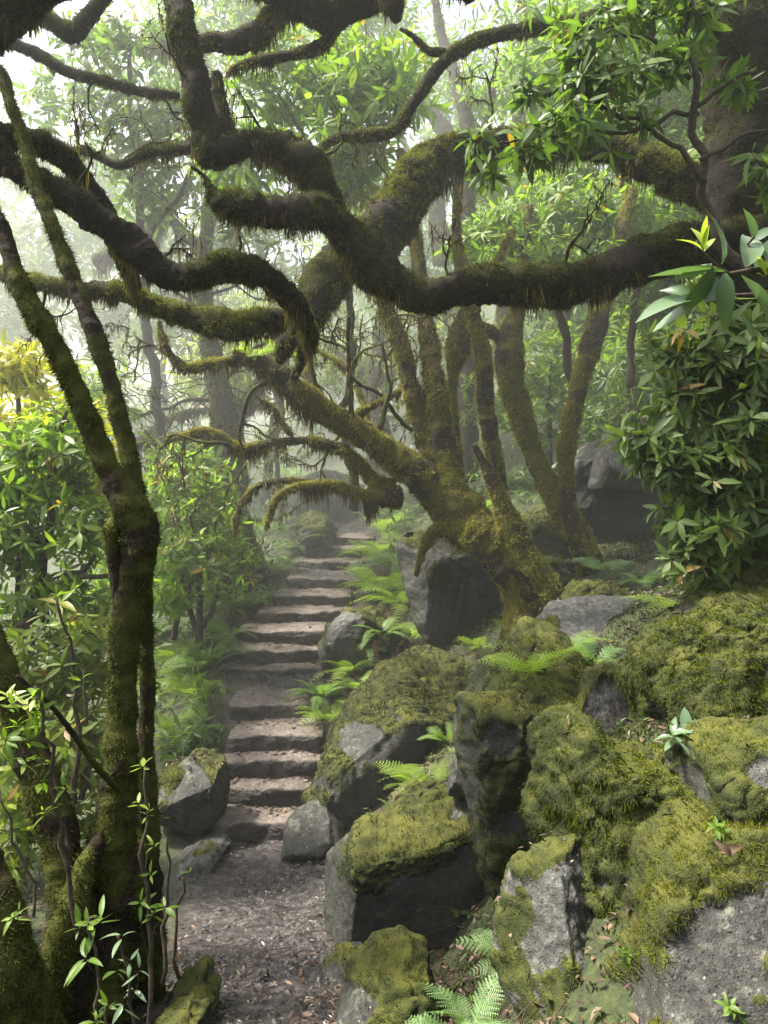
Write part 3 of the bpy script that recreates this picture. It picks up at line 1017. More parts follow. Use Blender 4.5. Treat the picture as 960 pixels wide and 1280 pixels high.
rock('flat grey basalt slab with pitted top beside the twin roots', [(672, 812), (690, 778), (715, 758), (760, 752), (815, 752), (838, 772), (826, 808), (780, 838), (715, 845), (680, 838)],
     5.0, 0.45, 20, 1.1, 0.5, 6, 0.035, -0.35, 0.4, 6, dens=9000, blen=0.018, bald=[(765, 782, 55)], green=[(700, 820, 26), (690, 785, 14), (820, 825, 26), (760, 840, 30)], mat='rock_pale', planes=[((0,-.35,.94),.62)])
rock('low mossy stone behind the pitted grey slab', [(702, 748), (722, 732), (752, 730), (775, 738), (772, 752), (735, 758), (708, 756)], 6.4, 0.16, 21, 0.4, 0.6, 3, 0.07, 0.6, 0.6, 5, dens=7000)
# beside the path
rock('massive dark block with a moss top, right of the wet path', [(419, 1110), (428, 1082), (450, 1066), (500, 1036), (545, 1002), (585, 985), (622, 992), (645, 1035), (640, 1120), (560, 1175), (470, 1197), (428, 1165)],
     3.72, 0.55, 22, 0.12, 0.3, 7, 0.04, -0.35, 0.9, 7, mn=0.3, dens=9000, blen=0.02, mat='rock_dark', mossmat='rockmoss_dark', green=[(520, 1050, 50), (460, 1085, 34)], planes=[((.15,-1,.0),.5),((-.1,-.25,.97),.8),((-.9,-.35,.1),.9)], infl=1.3)
rock('small pale pointed stone wedged behind the dark block', [(560, 985), (568, 950), (583, 935), (598, 950), (603, 990)], 4.35, 0.12, 23, 0.3, 0.6, 4, 0.05, -0.5, 0.4, 5, dens=0, mat='rock_pale', name='stone', cat='stone')
rock('long slanting boulder with a moss crest, right of the lower steps', [(400, 965), (415, 920), (448, 872), (482, 838), (520, 815), (572, 812), (606, 838), (610, 868), (570, 912), (515, 962), (455, 1000), (415, 1010)],
     6.1, 0.6, 24, 0.3, 0.5, 4, 0.055, 0.12, 0.85, 7, mn=0.35, dens=6000, blen=0.022, bald=[(452, 925, 26)], green=[(530, 840, 40)], mat='rock', mossmat='rockmoss_dark', planes=[((-.5,-.35,.8),.86),((.35,-.9,-.15),.84)])
rock('tall split boulder with a flat black face under the gnarled central tree', [(502, 688), (512, 660), (540, 652), (585, 688), (622, 722), (630, 768), (615, 803), (560, 813), (538, 795), (515, 742)],
     7.3, 0.5, 25, 0.15, 0.38, 6, 0.075, -0.5, 0.8, 6, dens=6000, blen=0.022, mat='rock_dark', mossmat='rockmoss_dark', green=[(525, 668, 20), (550, 720, 20)], planes=[((-.55,-.8,.12),.62),((.4,-.9,.0),.55),((.1,-.35,.93),.82)])
rock('huge grey topped boulder in deep shade behind the leaning stems', [(716, 640), (722, 580), (738, 556), (775, 551), (825, 556), (858, 590), (862, 660), (830, 700), (770, 716), (728, 698)],
     8.7, 0.8, 26, 0.15, 0.38, 6, 0.07, -0.6, 0.5, 6, dens=5000, mat='rock_dark', bald=[(780, 570, 60)], mossmat='rockmoss_dark', planes=[((-.1,-1,0),.55),((0,-.2,1),.8)])
rock('pale capstone lying on the huge shaded boulder', [(716, 600), (720, 568), (748, 553), (800, 551), (850, 560), (862, 588), (800, 612), (740, 612)], 8.55, 0.7, 27, 1.2, 0.5, 5, 0.04, -0.6, 0.5, 6, dens=0, mat='rock_pale', name='stone', cat='stone')
rock('dark mossy boulder between the central tree and the leaning stems', [(632, 690), (645, 640), (672, 618), (700, 625), (716, 665), (722, 715), (690, 735), (650, 730)],
     8.4, 0.5, 28, 0.3, 0.5, 5, 0.06, 0.1, 0.7, 6, dens=5000, mat='rock_dark', mossmat='rockmoss_dark')
rock('hazy moss mound far up the right slope', [(752, 548), (765, 520), (790, 505), (825, 500), (850, 520), (850, 550)], 11.0, 0.6, 29, 0.3, 0.6, 3, 0.07, 0.6, 0.6, 5, dens=3500, mossmat='rockmoss')
rock('pale boulder with fern skirt right of the upper steps', [(404, 808), (410, 780), (432, 764), (462, 764), (490, 782), (500, 815), (482, 842), (440, 850), (410, 842)],
     7.9, 0.35, 30, 0.25, 0.5, 6, 0.05, -0.05, 0.6, 6, dens=5000, mat='rock_pale', bald=[(428, 785, 20)], green=[(465, 800, 24)])
rock('loose wedge shaped grey rock on the path at the foot of the steps', [(342, 1036), (350, 1020), (372, 1006), (398, 996), (416, 1008), (430, 1034), (426, 1066), (388, 1073), (350, 1068)],
     5.55, 0.20, 31, 0.3, 0.5, 9, 0.03, -0.7, 0.4, 6, dens=0, mat='rock', planes=[((-.3,-.4,.85),.7)], infl=1.0)
rock('mossy backed rock left of the lowest steps', [(194, 1010), (198, 980), (214, 958), (240, 948), (264, 955), (276, 985), (272, 1014), (240, 1026), (200, 1036)],
     5.7, 0.35, 32, 0.3, 0.45, 8, 0.04, -0.1, 0.7, 6, dens=6000, mat='rock', bald=[(235, 980, 22)], mossmat='rockmoss_dark', planes=[((-.3,-.45,.85),.65),((.15,-1,-.1),.55)])
rock('low pale slab in the path edge under the mossy backed rock', [(198, 1086), (215, 1066), (240, 1052), (268, 1052), (282, 1066), (262, 1086), (225, 1098)], 5.35, 0.4, 33, 0.7, 0.6, 5, 0.05, -0.45, 0.4, 6, dens=0, mat='rock_pale')
rock('round mossy boulder at the bottom edge beside the path', [(412, 1262), (438, 1215), (468, 1190), (505, 1183), (535, 1195), (552, 1232), (548, 1290), (500, 1330), (420, 1320)],
     3.05, 0.3, 34, 0.3, 0.6, 4, 0.05, 0.05, 0.7, 6, dens=12000, blen=0.017, mat='rock', mossmat='rockmoss_dark', bald=[(440, 1260, 26)])
rock('low dark stone sunk in the right path edge', [(392, 1240), (402, 1206), (424, 1190), (452, 1188), (462, 1215), (452, 1246)], 3.6, 0.25, 35, 0.4, 0.55, 5, 0.05, -0.3, 0.6, 6, dens=8000, blen=0.015, mat='rock_dark', mossmat='rockmoss_dark')
rock('hazy mossy rock beside the top of the stairs', [(352, 668), (366, 650), (388, 640), (406, 648), (418, 666), (415, 680), (380, 686)], 11.2, 0.45, 36, 0.3, 0.55, 5, 0.05, 0.15, 0.6, 6, dens=3000, mat='rock', mossmat='rockmoss')
rock('flat mossy stone under the saplings at the left path edge', [(200, 1250), (216, 1222), (245, 1218), (266, 1236), (264, 1258), (225, 1268)], 3.15, 0.2, 37, 0.6, 0.55, 5, 0.05, 0.0, 0.6, 5, dens=9000, blen=0.012, mossmat='rockmoss_dark')
rock('small mossy stone cut by the bottom edge near the saplings', [(190, 1310), (200, 1268), (228, 1256), (252, 1266), (260, 1310)], 2.95, 0.16, 38, 0.5, 0.55, 4, 0.05, 0.2, 0.6, 5, dens=10000, blen=0.012, mossmat='rockmoss_dark')
rock('small stone lying in the middle of the muddy path', [(312, 1220), (318, 1214), (330, 1213), (336, 1219), (328, 1226), (316, 1226)], 3.72, 0.03, 39, 0.3, 0.6, 4, 0.04, -1, 0.3, 4, dens=0, mat='rock_dark', name='stone', cat='stone')
rock('thin flat stone in the muddy path left of the small stone', [(272, 1220), (285, 1215), (305, 1215), (315, 1220), (295, 1226)], 3.75, 0.05, 40, 0.3, 0.6, 4, 0.04, -1, 0.3, 4, dens=0, mat='rock', name='stone', cat='stone')
rock('dark stone poking out of the mud near the bottom of the path', [(335, 1268), (348, 1254), (368, 1251), (382, 1260), (372, 1276)], 3.35, 0.06, 41, 0.3, 0.6, 4, 0.05, -1, 0.3, 5, dens=0, mat='rock_dark', name='stone', cat='stone')
rock('mossy rock half buried in the bank right of the leaning stems', [(660, 722), (672, 700), (700, 700), (712, 725), (700, 745), (668, 742)], 7.3, 0.2, 42, 0.3, 0.55, 4, 0.06, 0.4, 0.6, 5, dens=6000)
rock('moss cushion rock on the left bank beside the middle steps', [(196, 985), (205, 962), (225, 952), (240, 965), (225, 990)], 6.1, 0.25, 43, 0.3, 0.55, 3, 0.06, 0.7, 0.6, 5, dens=8000)
rock('dark bank rock behind the top of the stairs', [(340, 655), (350, 610), (385, 590), (430, 592), (455, 620), (460, 660), (400, 668)], 13.5, 0.8, 44, 0.4, 0.5, 6, 0.06, -0.2, 0.6, 5, dens=0, mat='rock_dark')

# ------------------------------------------------------------------ the big trees
def tree(name_label, base, cat='tree', group=None, name='mossy_tree'):
    org = P(*base)
    return thing(name, name_label, cat, org, group), org


# left foreground tree with twisted twin stems
t, g = tree('dark twin stemmed mossy tree in the left foreground with forked crooked trunk', (120, 1290, 3.3))
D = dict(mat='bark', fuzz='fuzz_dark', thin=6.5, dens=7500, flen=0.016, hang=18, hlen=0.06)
limb(t, g, 'trunk', [(105, 1400, 3.3, 85), (112, 1290, 3.3, 66), (128, 1190, 3.32, 50), (140, 1090, 3.34, 40), (147, 1000, 3.36, 30), (150, 920, 3.38, 24), (154, 840, 3.4, 23), (156, 770, 3.4, 23), (170, 700, 3.4, 28), (173, 660, 3.4, 30), (156, 620, 3.4, 26), (130, 575, 3.4, 22), (112, 530, 3.4, 22), (94, 485, 3.4, 20), (70, 435, 3.4, 19), (45, 390, 3.42, 20), (22, 345, 3.45, 18), (2, 285, 3.5, 17), (-45, 215, 3.55, 15), (-110, 140, 3.6, 12)], 101, lump=0.20, **D)
limb(t, g, 'trunk', [(182, 1400, 3.5, 60), (180, 1290, 3.5, 38), (181, 1160, 3.5, 27), (183, 1040, 3.52, 21), (181, 940, 3.54, 17), (183, 860, 3.55, 15), (180, 770, 3.55, 17), (182, 690, 3.55, 16), (170, 610, 3.56, 16), (154, 540, 3.6, 17), (137, 470, 3.62, 17), (112, 400, 3.65, 18), (88, 340, 3.7, 17), (66, 280, 3.75, 15), (46, 232, 3.8, 13), (28, 165, 3.85, 10), (0, 90, 3.9, 8)], 102, lump=0.17, **D)
limb(t, g, 'trunk', [(70, 1400, 3.1, 60), (78, 1250, 3.15, 42), (88, 1140, 3.2, 36), (72, 1050, 3.25, 32), (48, 975, 3.3, 29), (20, 895, 3.35, 26), (-15, 800, 3.4, 24), (-70, 690, 3.5, 20)], 103, **D)
limb(t, g, 'root', [(48, 1340, 2.95, 34), (60, 1240, 3.0, 30), (85, 1150, 3.08, 26), (105, 1085, 3.18, 20), (130, 1040, 3.3, 14)], 104, **D)
limb(t, g, 'limb', [(160, 1000, 3.35, 8), (120, 960, 3.2, 7), (88, 915, 3.1, 6), (60, 880, 3.05, 5), (20, 845, 3.0, 4)], 105, **{**D, 'dens': 2500, 'hang': 0})
limb(t, g, 'limb', [(150, 645, 3.4, 18), (138, 668, 3.36, 17), (142, 700, 3.36, 14), (150, 760, 3.38, 12)], 106, **D)

t, g = tree('dark mossy trunk leaning in at the bottom left corner', (20, 1300, 2.8))
limb(t, g, 'trunk', [(60, 1420, 2.8, 52), (32, 1290, 2.8, 44), (2, 1180, 2.8, 40), (-35, 1090, 2.85, 38), (-85, 970, 2.9, 34), (-160, 800, 3.0, 30)], 107, **D)

# tree with the great horizontal limbs, trunk at the right edge
t, g = tree('big dark mossy tree at the right edge whose limbs arch across the view', (985, 760, 5.3), name='great_mossy_tree')
limb(t, g, 'trunk', [(1010, 900, 5.35, 62), (985, 740, 5.3, 50), (962, 600, 5.25, 46), (948, 460, 5.2, 46), (935, 330, 5.2, 46), (922, 200, 5.2, 42), (915, 80, 5.2, 42), (905, -60, 5.2, 38), (890, -220, 5.2, 32)], 111, 'bark_dark', 'fuzz_dark', 4500, 0.02, 20, 0.1)
E = dict(mat='bark_dark', fuzz='fuzz_dark', thin=6, dens=6500, flen=0.019, hang=75, hlen=0.15)
limb(t, g, 'limb', [(960, 300, 5.15, 40), (905, 302, 5.0, 36), (850, 312, 4.9, 33), (800, 326, 4.8, 31), (752, 347, 4.7, 33), (700, 358, 4.6, 31), (645, 356, 4.55, 28), (590, 356, 4.5, 27), (545, 366, 4.5, 28), (508, 364, 4.5, 30), (474, 342, 4.5, 31), (445, 306, 4.5, 29), (418, 272, 4.5, 27), (402, 238, 4.5, 28), (384, 206, 4.5, 31), (352, 184, 4.5, 27), (308, 182, 4.5, 22), (268, 192, 4.5, 26), (252, 150, 4.52, 24), (243, 95, 4.55, 25), (232, 45, 4.6, 24), (222, -20, 4.65, 22), (215, -140, 4.7, 20)], 112, lump=0.27, **{**E, 'hang': 110, 'hlen': .13})
limb(t, g, 'limb', [(425, 285, 4.45, 24), (398, 268, 4.38, 27), (365, 266, 4.32, 24), (330, 264, 4.3, 24), (298, 259, 4.28, 24), (278, 254, 4.26, 22), (268, 247, 4.26, 17), (263, 236, 4.26, 10), (256, 222, 4.26, 5), (240, 210, 4.26, 3)], 113, lump=0.30, **{**E, 'hang': 150, 'hlen': .14})
limb(t, g, 'limb', [(300, 185, 4.55, 12), (280, 150, 4.7, 15), (274, 118, 4.75, 14), (272, 95, 4.78, 9)], 114, **E)
limb(t, g, 'limb', [(955, 290, 5.3, 30), (905, 255, 5.4, 28), (850, 226, 5.55, 27), (800, 200, 5.65, 27), (750, 186, 5.75, 25), (680, 180, 5.85, 25), (610, 188, 5.9, 27), (556, 202, 5.9, 33), (516, 236, 5.85, 38), (486, 282, 5.8, 38), (452, 314, 5.7, 34), (422, 334, 5.65, 32), (402, 358, 5.6, 32), (392, 388, 5.55, 26), (372, 412, 5.5, 20), (356, 436, 5.5, 17), (350, 454, 5.5, 8)], 115, 'bark_dark', 'fuzz', 5500, 0.022, 70, 0.16, 0.26, thin=6)
limb(t, g, 'limb', [(700, 185, 5.85, 16), (712, 130, 5.9, 12), (735, 70, 5.95, 10), (770, 0, 6, 9), (800, -80, 6, 7)], 116, **{**E, 'dens': 3000, 'hang': 25})
limb(t, g, 'limb', [(905, 60, 5.15, 18), (870, 20, 5.0, 16), (820, -20, 4.9, 14), (740, -60, 4.8, 12)], 117, **{**E, 'dens': 3000, 'hang': 25})

twig_spray(t, g, [(705, 338, 4.55, 75, .30, .011), (560, 345, 4.45, 110, .22, .010), (398, 205, 4.5, 60, .3, .010), (246, 110, 4.55, 165, .28, .010), (610, 172, 5.9, 80, .4, .012), (330, 172, 4.5, 100, .25, .009), (500, 262, 5.75, 150, .35, .011)], 198, 2, 'bark_dark', 'fuzz_dark', .4)

# tree leaning in from the left
t, g = tree('mossy tree leaning in from the left whose low limbs sweep towards the centre', (-260, 1050, 4.2), name='leaning_mossy_tree')
limb(t, g, 'trunk', [(-250, 1250, 4.2, 70), (-255, 1000, 4.2, 55), (-230, 700, 4.15, 48), (-190, 420, 4.1, 42), (-140, 260, 4.05, 36), (-100, 140, 4.0, 28), (-70, 20, 4.0, 22)], 121, 'bark_dark', 'fuzz_dark', 3000, 0.02, 15, 0.1)
G = dict(mat='bark_dark', fuzz='fuzz_dark', thin=5.5, dens=6500, flen=0.019, hang=65, hlen=0.11)
limb(t, g, 'limb', [(-150, 240, 4.1, 30), (-80, 200, 4.1, 27), (0, 206, 4.1, 22), (45, 226, 4.1, 21), (90, 252, 4.12, 23), (135, 280, 4.15, 24), (175, 316, 4.18, 24), (205, 344, 4.2, 24), (240, 346, 4.2, 22), (275, 334, 4.25, 23), (310, 336, 4.3, 23), (340, 352, 4.35, 21), (362, 372, 4.5, 19), (380, 398, 4.9, 17), (386, 425, 5.3, 14), (376, 455, 5.7, 10), (362, 480, 6.0, 6)], 122, lump=0.25, **G)
limb(t, g, 'limb', [(-120, 180, 4.1, 26), (-60, 158, 4.1, 23), (0, 170, 4.1, 21), (50, 182, 4.2, 20), (88, 204, 4.3, 20), (116, 240, 4.4, 20), (140, 285, 4.5, 20), (160, 330, 4.6, 18), (168, 362, 4.7, 14)], 123, lump=0.25, **G)
limb(t, g, 'limb', [(-60, 300, 5.2, 16), (0, 340, 5.1, 14), (60, 356, 5.0, 15), (120, 362, 4.95, 15), (165, 368, 4.9, 18), (210, 386, 4.9, 20), (255, 400, 4.9, 22), (300, 406, 4.9, 23), (340, 402, 4.95, 22), (362, 388, 5.0, 12)], 124, 'bark', 'fuzz', 5500, 0.022, 130, 0.13, 0.26, thin=6)
limb(t, g, 'limb', [(-100, 140, 4.0, 18), (-40, 60, 4.0, 30), (10, 10, 4.0, 42), (50, -20, 4.0, 40), (110, -60, 4.0, 34)], 125, **{**G, 'hang': 90, 'fuzz': 'fuzz_dark'})
limb(t, g, 'limb', [(-90, 60, 5.0, 14), (0, 90, 5.2, 12), (20, 150, 5.3, 10), (60, 195, 5.3, 9), (105, 190, 5.2, 8), (150, 208, 5.2, 9), (190, 192, 5.2, 10), (240, 188, 5.1, 11)], 126, **{**G, 'dens': 4000})
limb(t, g, 'limb', [(-80, 40, 5.4, 12), (30, 62, 5.4, 12), (85, 92, 5.4, 12), (130, 104, 5.4, 10), (180, 118, 5.4, 10), (225, 122, 5.4, 7)], 127, **{**G, 'dens': 4000})
limb(t, g, 'limb', [(30, 20, 5.0, 12), (62, 26, 5.0, 14), (90, 46, 5.0, 16), (110, 30, 5.0, 16), (140, -10, 5, 14)], 128, **{**G, 'dens': 4000})

twig_spray(t, g, [(95, 238, 4.1, 70, .3, .010), (200, 330, 4.18, 60, .25, .009), (300, 322, 4.28, 80, .25, .009), (60, 356, 5.0, 240, .4, .012), (150, 208, 5.2, 60, .4, .010), (120, 104, 5.4, 250, .4, .010), (200, 118, 5.4, 300, .4, .010)], 199, 2, 'bark_dark', 'fuzz_dark', .5)

# overhead tree with its limbs along the top edge
t, g = tree('overhead mossy limbs hung with beards along the top edge', (480, -420, 4.9), name='overhead_mossy_tree')
limb(t, g, 'trunk', [(560, -500, 4.9, 40), (500, -330, 4.9, 38), (440, -160, 4.9, 36), (395, -60, 4.9, 40), (375, -8, 4.9, 40), (366, 18, 4.9, 24)], 131, **{**G, 'hang': 120})
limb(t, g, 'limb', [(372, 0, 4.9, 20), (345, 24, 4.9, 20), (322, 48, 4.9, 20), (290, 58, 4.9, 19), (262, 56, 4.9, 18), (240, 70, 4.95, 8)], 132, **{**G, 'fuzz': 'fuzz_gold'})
limb(t, g, 'limb', [(380, 5, 4.9, 24), (408, 24, 4.9, 22), (440, 14, 4.9, 22), (480, -6, 4.9, 24), (540, -40, 4.9, 24)], 133, **G)
limb(t, g, 'limb', [(420, 40, 5.0, 12), (400, 62, 5.0, 13), (365, 72, 5.05, 12), (330, 78, 5.1, 12), (300, 86, 5.15, 9), (285, 96, 5.2, 5)], 134, **{**G, 'fuzz': 'fuzz_gold'})
limb(t, g, 'limb', [(480, -40, 4.7, 20), (492, 10, 4.7, 18), (496, 30, 4.7, 9)], 135, **{**G, 'hang': 120})
limb(t, g, 'limb', [(540, -60, 4.8, 30), (575, -18, 4.8, 24), (590, 2, 4.8, 14)], 136, **{**G, 'hang': 120})
limb(t, g, 'limb', [(290, -60, 4.8, 30), (330, -20, 4.8, 26), (360, 0, 4.8, 20)], 137, **{**G, 'hang': 110})

t, g = tree('thin curving mossy bough crossing the bright gap at the top centre', (760, 0, 5.4), cat='bough', name='mossy_bough')
limb(t, g, 'limb', [(860, -30, 5.4, 12), (780, 14, 5.4, 12), (725, 32, 5.4, 11), (670, 38, 5.4, 10), (620, 48, 5.4, 9), (580, 62, 5.4, 9), (553, 82, 5.4, 8), (532, 110, 5.4, 8), (512, 140, 5.4, 7.5), (490, 166, 5.4, 7.5), (455, 172, 5.4, 7), (425, 174, 5.4, 6), (402, 186, 5.4, 5)], 141, 'bark_dark', 'fuzz', 5000, 0.016, 40, 0.06)
limb(t, g, 'limb', [(556, 70, 5.4, 6), (535, 66, 5.4, 5), (515, 48, 5.4, 3.5), (500, 40, 5.4, 2)], 142, 'bark_dark', 'fuzz', 2500, 0.014, 15, 0.05)

# gnarled central tree
t, g = tree('gnarled many stemmed mossy tree growing over the split boulder in the centre', (675, 785, 6.9), name='gnarled_tree')
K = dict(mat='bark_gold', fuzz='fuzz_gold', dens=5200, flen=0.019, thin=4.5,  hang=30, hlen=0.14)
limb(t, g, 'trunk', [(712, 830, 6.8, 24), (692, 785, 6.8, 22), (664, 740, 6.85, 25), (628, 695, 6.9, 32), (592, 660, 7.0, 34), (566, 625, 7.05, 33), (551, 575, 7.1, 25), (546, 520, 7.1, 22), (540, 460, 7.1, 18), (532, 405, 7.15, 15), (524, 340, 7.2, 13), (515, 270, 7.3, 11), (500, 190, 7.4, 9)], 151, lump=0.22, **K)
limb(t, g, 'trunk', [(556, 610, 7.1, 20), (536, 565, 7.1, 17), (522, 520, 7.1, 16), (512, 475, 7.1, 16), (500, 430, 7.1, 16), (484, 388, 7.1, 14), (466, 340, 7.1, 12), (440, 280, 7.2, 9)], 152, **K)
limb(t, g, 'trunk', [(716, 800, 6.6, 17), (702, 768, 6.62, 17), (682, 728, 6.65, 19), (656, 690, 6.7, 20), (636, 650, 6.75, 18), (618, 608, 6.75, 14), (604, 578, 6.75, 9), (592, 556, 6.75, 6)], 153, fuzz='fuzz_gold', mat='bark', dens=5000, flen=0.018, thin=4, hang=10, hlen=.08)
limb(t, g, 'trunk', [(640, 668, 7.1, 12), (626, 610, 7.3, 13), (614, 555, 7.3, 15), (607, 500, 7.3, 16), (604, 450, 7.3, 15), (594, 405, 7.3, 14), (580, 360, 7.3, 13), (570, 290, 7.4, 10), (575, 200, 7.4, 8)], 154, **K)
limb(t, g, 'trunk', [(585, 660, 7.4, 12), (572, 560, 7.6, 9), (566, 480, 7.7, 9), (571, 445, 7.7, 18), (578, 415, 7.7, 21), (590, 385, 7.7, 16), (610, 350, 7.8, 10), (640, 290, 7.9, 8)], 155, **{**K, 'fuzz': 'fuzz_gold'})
limb(t, g, 'root', [(630, 700, 6.9, 18), (645, 740, 6.85, 20), (650, 780, 6.8, 24), (640, 830, 6.75, 30)], 156, **K)
limb(t, g, 'root', [(575, 660, 7.0, 20), (545, 665, 6.95, 14), (528, 690, 6.95, 8), (520, 720, 7, 5)], 157, **K)
limb(t, g, 'limb', [(560, 640, 7.05, 24), (536, 604, 7.0, 26), (508, 582, 6.95, 24), (476, 558, 6.9, 21), (440, 535, 6.85, 20), (404, 515, 6.8, 19), (372, 490, 6.7, 20), (342, 466, 6.6, 20), (315, 448, 6.55, 15), (292, 440, 6.5, 8)], 158, lump=0.2, **{**K, 'hang': 60, 'hlen': 0.2})
limb(t, g, 'limb', [(318, 450, 6.55, 10), (290, 450, 6.5, 10), (262, 455, 6.5, 9), (236, 460, 6.5, 10), (215, 445, 6.5, 8), (203, 420, 6.5, 7), (200, 402, 6.5, 4)], 159, **{**K, 'hang': 70, 'hlen': 0.14})
limb(t, g, 'limb', [(490, 612, 7.0, 18), (468, 600, 7.0, 15), (448, 578, 7.0, 12), (425, 560, 7.0, 11), (395, 551, 7.0, 9), (355, 552, 7.0, 8), (322, 557, 7.0, 9), (298, 560, 7.0, 10), (280, 546, 7.0, 9), (256, 538, 7.0, 8), (232, 545, 7.0, 7), (205, 552, 7.0, 4)], 160, **{**K, 'hang': 110, 'hlen': 0.15})
limb(t, g, 'limb', [(500, 620, 6.9, 22), (476, 622, 6.85, 16), (455, 618, 6.8, 11), (430, 609, 6.8, 9), (400, 606, 6.8, 9), (370, 609, 6.8, 8), (348, 620, 6.8, 8), (338, 640, 6.8, 6), (332, 662, 6.8, 4)], 161, **{**K, 'hang': 100, 'hlen': 0.14})
limb(t, g, 'limb', [(410, 609, 6.85, 7), (380, 603, 7.0, 7), (350, 601, 7.1, 7), (322, 608, 7.2, 7), (302, 628, 7.2, 6), (294, 652, 7.2, 5), (292, 670, 7.2, 3)], 162, **{**K, 'hang': 90, 'hlen': 0.14})
limb(t, g, 'limb', [(420, 528, 6.85, 10), (400, 500, 7.0, 9), (388, 475, 7.1, 8), (378, 450, 7.2, 6), (365, 420, 7.3, 4)], 163, **K)
limb(t, g, 'limb', [(425, 530, 6.85, 9), (452, 515, 7.0, 8), (478, 502, 7.1, 7), (502, 486, 7.2, 6)], 164, **{**K, 'fuzz': 'fuzz_gold'})
limb(t, g, 'limb', [(470, 600, 6.9, 12), (462, 625, 6.85, 12), (458, 645, 6.85, 6)], 165, **{**K, 'hang': 200, 'hlen': 0.2})
limb(t, g, 'limb', [(365, 545, 7.0, 6), (352, 528, 7.0, 6), (340, 508, 7.0, 5), (330, 500, 7, 3)], 166, **{**K, 'hang': 60})
limb(t, g, 'limb', [(470, 560, 6.9, 7), (440, 470, 7.4, 5), (400, 440, 7.6, 4), (385, 430, 7.6, 3)], 167, **{**K, 'hang': 60})

twig_spray(t, g, [(404, 512, 7.0, 120, .8, .03), (440, 532, 6.9, 80, .8, .03), (470, 555, 7.0, 100, .9, .03), (350, 470, 6.6, 200, .8, .025), (300, 558, 7.0, 160, .7, .02), (500, 486, 7.2, 60, .6, .025), (235, 545, 7.0, 210, .5, .015), (210, 440, 6.5, 110, .5, .02), (480, 560, 7.4, 150, 1.0, .02), (520, 540, 7.5, 130, 1.0, .025)], 190, 3)

# leaning twin stems behind the grey slab
t, g = tree('pair of leaning golden mossy stems rising in front of the huge shaded boulder', (742, 730, 8.3), name='leaning_stems_tree')
Q_ = dict(mat='bark_gold', fuzz='fuzz_gold', dens=4200, flen=0.02, thin=3.5,  hang=15, hlen=0.1)
limb(t, g, 'trunk', [(752, 770, 8.2, 30), (742, 725, 8.25, 26), (724, 680, 8.3, 22), (702, 635, 8.35, 20), (680, 598, 8.4, 18), (664, 560, 8.45, 17), (650, 515, 8.5, 18), (638, 468, 8.5, 21), (636, 430, 8.5, 20), (644, 392, 8.5, 15), (652, 340, 8.5, 11), (660, 260, 8.6, 9)], 171, **Q_)
limb(t, g, 'trunk', [(740, 735, 8.2, 16), (722, 680, 8.2, 15), (711, 630, 8.2, 14), (708, 575, 8.2, 14), (714, 525, 8.2, 14), (726, 475, 8.2, 16), (740, 425, 8.2, 17), (752, 380, 8.2, 16), (765, 320, 8.3, 13), (790, 240, 8.4, 10)], 172, **Q_)
limb(t, g, 'limb', [(640, 440, 8.5, 13), (622, 420, 8.5, 12), (605, 412, 8.5, 12), (590, 400, 8.5, 6)], 173, **Q_)
limb(t, g, 'limb', [(640, 470, 8.5, 6), (660, 520, 8.6, 5), (672, 560, 8.6, 4), (690, 600, 8.6, 3)], 174, **Q_)

# stump-like tree left of the stairs
t, g = tree('hazy moss bearded trunk left of the top of the stairs', (300, 700, 10.2), name='bearded_tree')
W = dict(mat='bark_far', fuzz='fuzz', dens=1800, flen=0.03, hang=45, hlen=0.28)
limb(t, g, 'trunk', [(312, 730, 10.2, 34), (300, 690, 10.2, 25), (290, 640, 10.2, 21), (288, 590, 10.2, 20), (284, 545, 10.2, 18), (275, 490, 10.2, 15), (262, 430, 10.3, 12), (255, 340, 10.4, 9), (265, 240, 10.5, 7)], 181, **W)
limb(t, g, 'limb', [(286, 560, 10.2, 12), (262, 545, 10.1, 11), (235, 548, 10.1, 9), (205, 552, 10.1, 8), (170, 556, 10.1, 5)], 182, **W)
limb(t, g, 'limb', [(284, 575, 10.3, 10), (300, 520, 10.4, 8), (330, 470, 10.5, 7), (352, 420, 10.6, 5)], 183, **W)
twig_spray(t, g, [(262, 430, 10.3, 150, 1.2, .03), (275, 500, 10.2, 170, 1.2, .03), (282, 540, 10.2, 30, 1.1, .03), (280, 480, 10.2, 40, 1.2, .03), (258, 380, 10.3, 100, 1.2, .025), (330, 470, 10.4, 20, 1.1, .025), (170, 556, 10.1, 190, 1.0, .02)], 195, 3, 'bark_far', 'fuzz', .35)
M['leaf_lime'] = mat_leaf('sunlit_laurel_leaf', (0.065, 0.11, 0.016), (0.13, 0.19, 0.024), (0.24, 0.28, 0.04), 0.5)
M['leaf_shrub'] = mat_leaf('bright_laurel_leaf', (0.035, 0.066, 0.018), (0.078, 0.130, 0.030), (0.14, 0.205, 0.05), 0.45)
# ------------------------------------------------------------------ trees and shrubs with leaves
def stems(parent, org, paths, seed, mat='twig', name='stem', base_moss=0.2):
    for k, ct in enumerate(paths):
        pts = np.array([[*P(a, b, d), r / F * d] for a, b, d, r in ct])
        tb = tube(pts, 0.05, 7, 0.15, None, seed + k, 0.012 + 0.9 * pts[:, 3].max())
        mk(name, tb['V'], [tb['Q'], tb['T']], M[mat], parent, org, {'moss': np.full(len(tb['V']), base_moss)})


